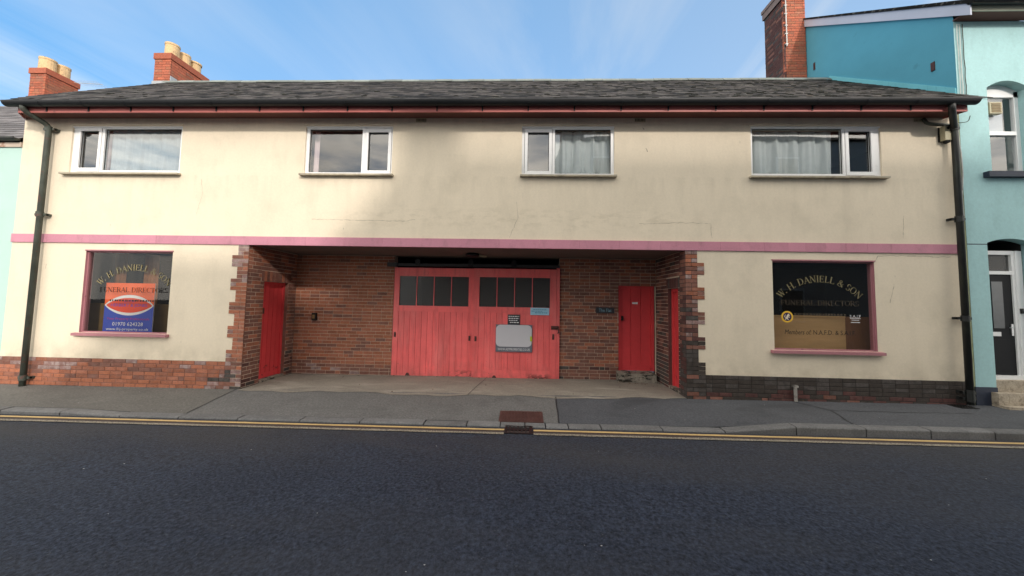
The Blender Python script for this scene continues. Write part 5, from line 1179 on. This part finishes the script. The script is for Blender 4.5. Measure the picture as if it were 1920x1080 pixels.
mb = MB(); mb.box(8.42, 9.22, .7, .72, 0, 3); mb.quad((8.42, .155, 0), (8.42, .7, 0), (8.42, .7, 3), (8.42, .155, 3)); mb.quad((9.22, .155, 0), (9.22, .7, 0), (9.22, .7, 3), (9.22, .155, 3)); mb.quad((8.42, .155, 2.9), (9.22, .155, 2.9), (9.22, .7, 2.9), (8.42, .7, 2.9)); mb.quad((10, .5, .8), (11.2, .5, .8), (11.2, .5, 2.8), (10, .5, 2.8)); obj('hall', mb, M['dark'], rn, fix=False)
for (ya, za, zb_) in ((.0, .21, .40), (-.13, .015, .205), (-.26, -.25, .01)):
    mb = MB(); mb.box(8.30 if ya < -.01 else 8.425, 9.6 if ya < -.01 else 9.215, ya, .12, za, zb_); obj('step', mb, M['stone'], rn)
mb = MB(); mb.box(8.05, 8.415, -.034, -.016, -.25, .285); mb.box(9.225, 14, -.034, -.016, -.25, .285); obj('plinth', mb, M['navy'], rn)
mb = MB(); mb.box(8.076, 8.419, -.0165, -.0152, 2.785, 2.80); obj('score_line', mb, M['navy'], rn)
# cables down the party line
for k, (xx, mt) in enumerate(((8.115, 'cablew'), (8.155, 'cablew'), (8.215, 'cableb'))):
    mb = MB(); P = [(xx+random.uniform(-.008, .008), -.03, 6.9-j*.17) for j in range(10)]; mb.tube(P, .007, 6); obj('cable', mb, M[mt], rn)
for k in range(3):
    mb = MB(); xx = 7.975+k*.03; P = [(xx+.018*math.sin(j*.9+k*2)+random.uniform(-.006, .006), -.035, 5.0-j*.19) for j in range(13 if k < 2 else 10)]; mb.tube(P, .008+.002*k, 6); obj('cable', mb, M['cableb' if k == 1 else 'cablew'], rn)
mb = MB(); mb.tube(smooth_path([(8.0, -.06, 5.0), (8.03, -.08, 4.99), (8.13, -.10, 5.0), (8.14, -.12, 5.1)]), .006, 6); obj('cable', mb, M['cableb'], rn)
mb = MB(); mb.box(8.07, 8.078, 3.0, 3.06, 8.15, 8.35); mb.box(8.06, 8.078, .30, .36, 6.25, 6.42); obj('wall_bracket', mb, M['iron'], rn)

# ------------------------------------------------------------------ houses across the road (behind the viewer): they shade the street and show in the panes
oa = thing('opposite_house', (-1.5, -10, -.1), 'low rendered house across the road, seen only as a reflection in the panes', 'house')
mb = MB(); mb.prism([(-4.97, -.3), (0.69, -.3), (0.69, 6.7), (-2.87, 6.7), (-4.97, 4.33)], -13.0, -8.3); obj('wall', mb, M['opp1'], oa)
ob = thing('opposite_house', (6, -10, -.1), 'tall pale rendered house across the road, seen only as a reflection in the panes', 'house')
mb = MB(); mb.prism([(0.70, -.3), (16, -.3), (16, 8.7), (1.75, 8.7), (1.70, 8.33), (0.92, 7.0), (0.70, 6.7)], -14.5, -8.3); obj('wall', mb, M['opp2'], ob)
mb = MB(); ex0, ex1, ey0, ey1 = 1.70, 16.2, -8.15, -14.7
rz_ = 10.45; mb.v += [(ex0, ey0, 8.705), (ex1, ey0, 8.705), (ex1, ey1, 8.705), (ex0, ey1, 8.705), (ex0+2.3, -11.4, rz_), (ex1-2.3, -11.4, rz_)]
mb.f += [(0, 1, 5, 4), (1, 2, 5), (2, 3, 4, 5), (3, 0, 4)]; mb.m += [0]*4
obj('roof', mb, M['slate'], ob, fix=False)
mb = MB(); mb.box(1.72, 2.7, -9.0, -8.35, 8.7, 10.1); obj('chimney', mb, M['b_brown'], ob)  # unseen stack added to carry the facade's shadow edge higher
for xx in (3.0, 5.6, 8.2, 10.8):
    for zz_ in (1.0, 3.9, 6.6):
        mb = MB(); mb.box(xx, xx+1.0, -8.3, -8.26, zz_, zz_+1.4); w = obj('window', mb, M['white'], ob); mb = MB(); mb.box(xx+.08, xx+.92, -8.258, -8.25, zz_+.08, zz_+1.32); obj('pane', mb, M['pvcblack'], w)
for xx in (-3.9, -1.6):
    for zz_ in (1.0, 3.9):
        mb = MB(); mb.box(xx, xx+1.0, -8.3, -8.26, zz_, zz_+1.3); w = obj('window', mb, M['white'], oa); mb = MB(); mb.box(xx+.08, xx+.92, -8.258, -8.25, zz_+.08, zz_+1.22); obj('pane', mb, M['pvcblack'], w)
print('bricks', NB[0], 'slates', ns)
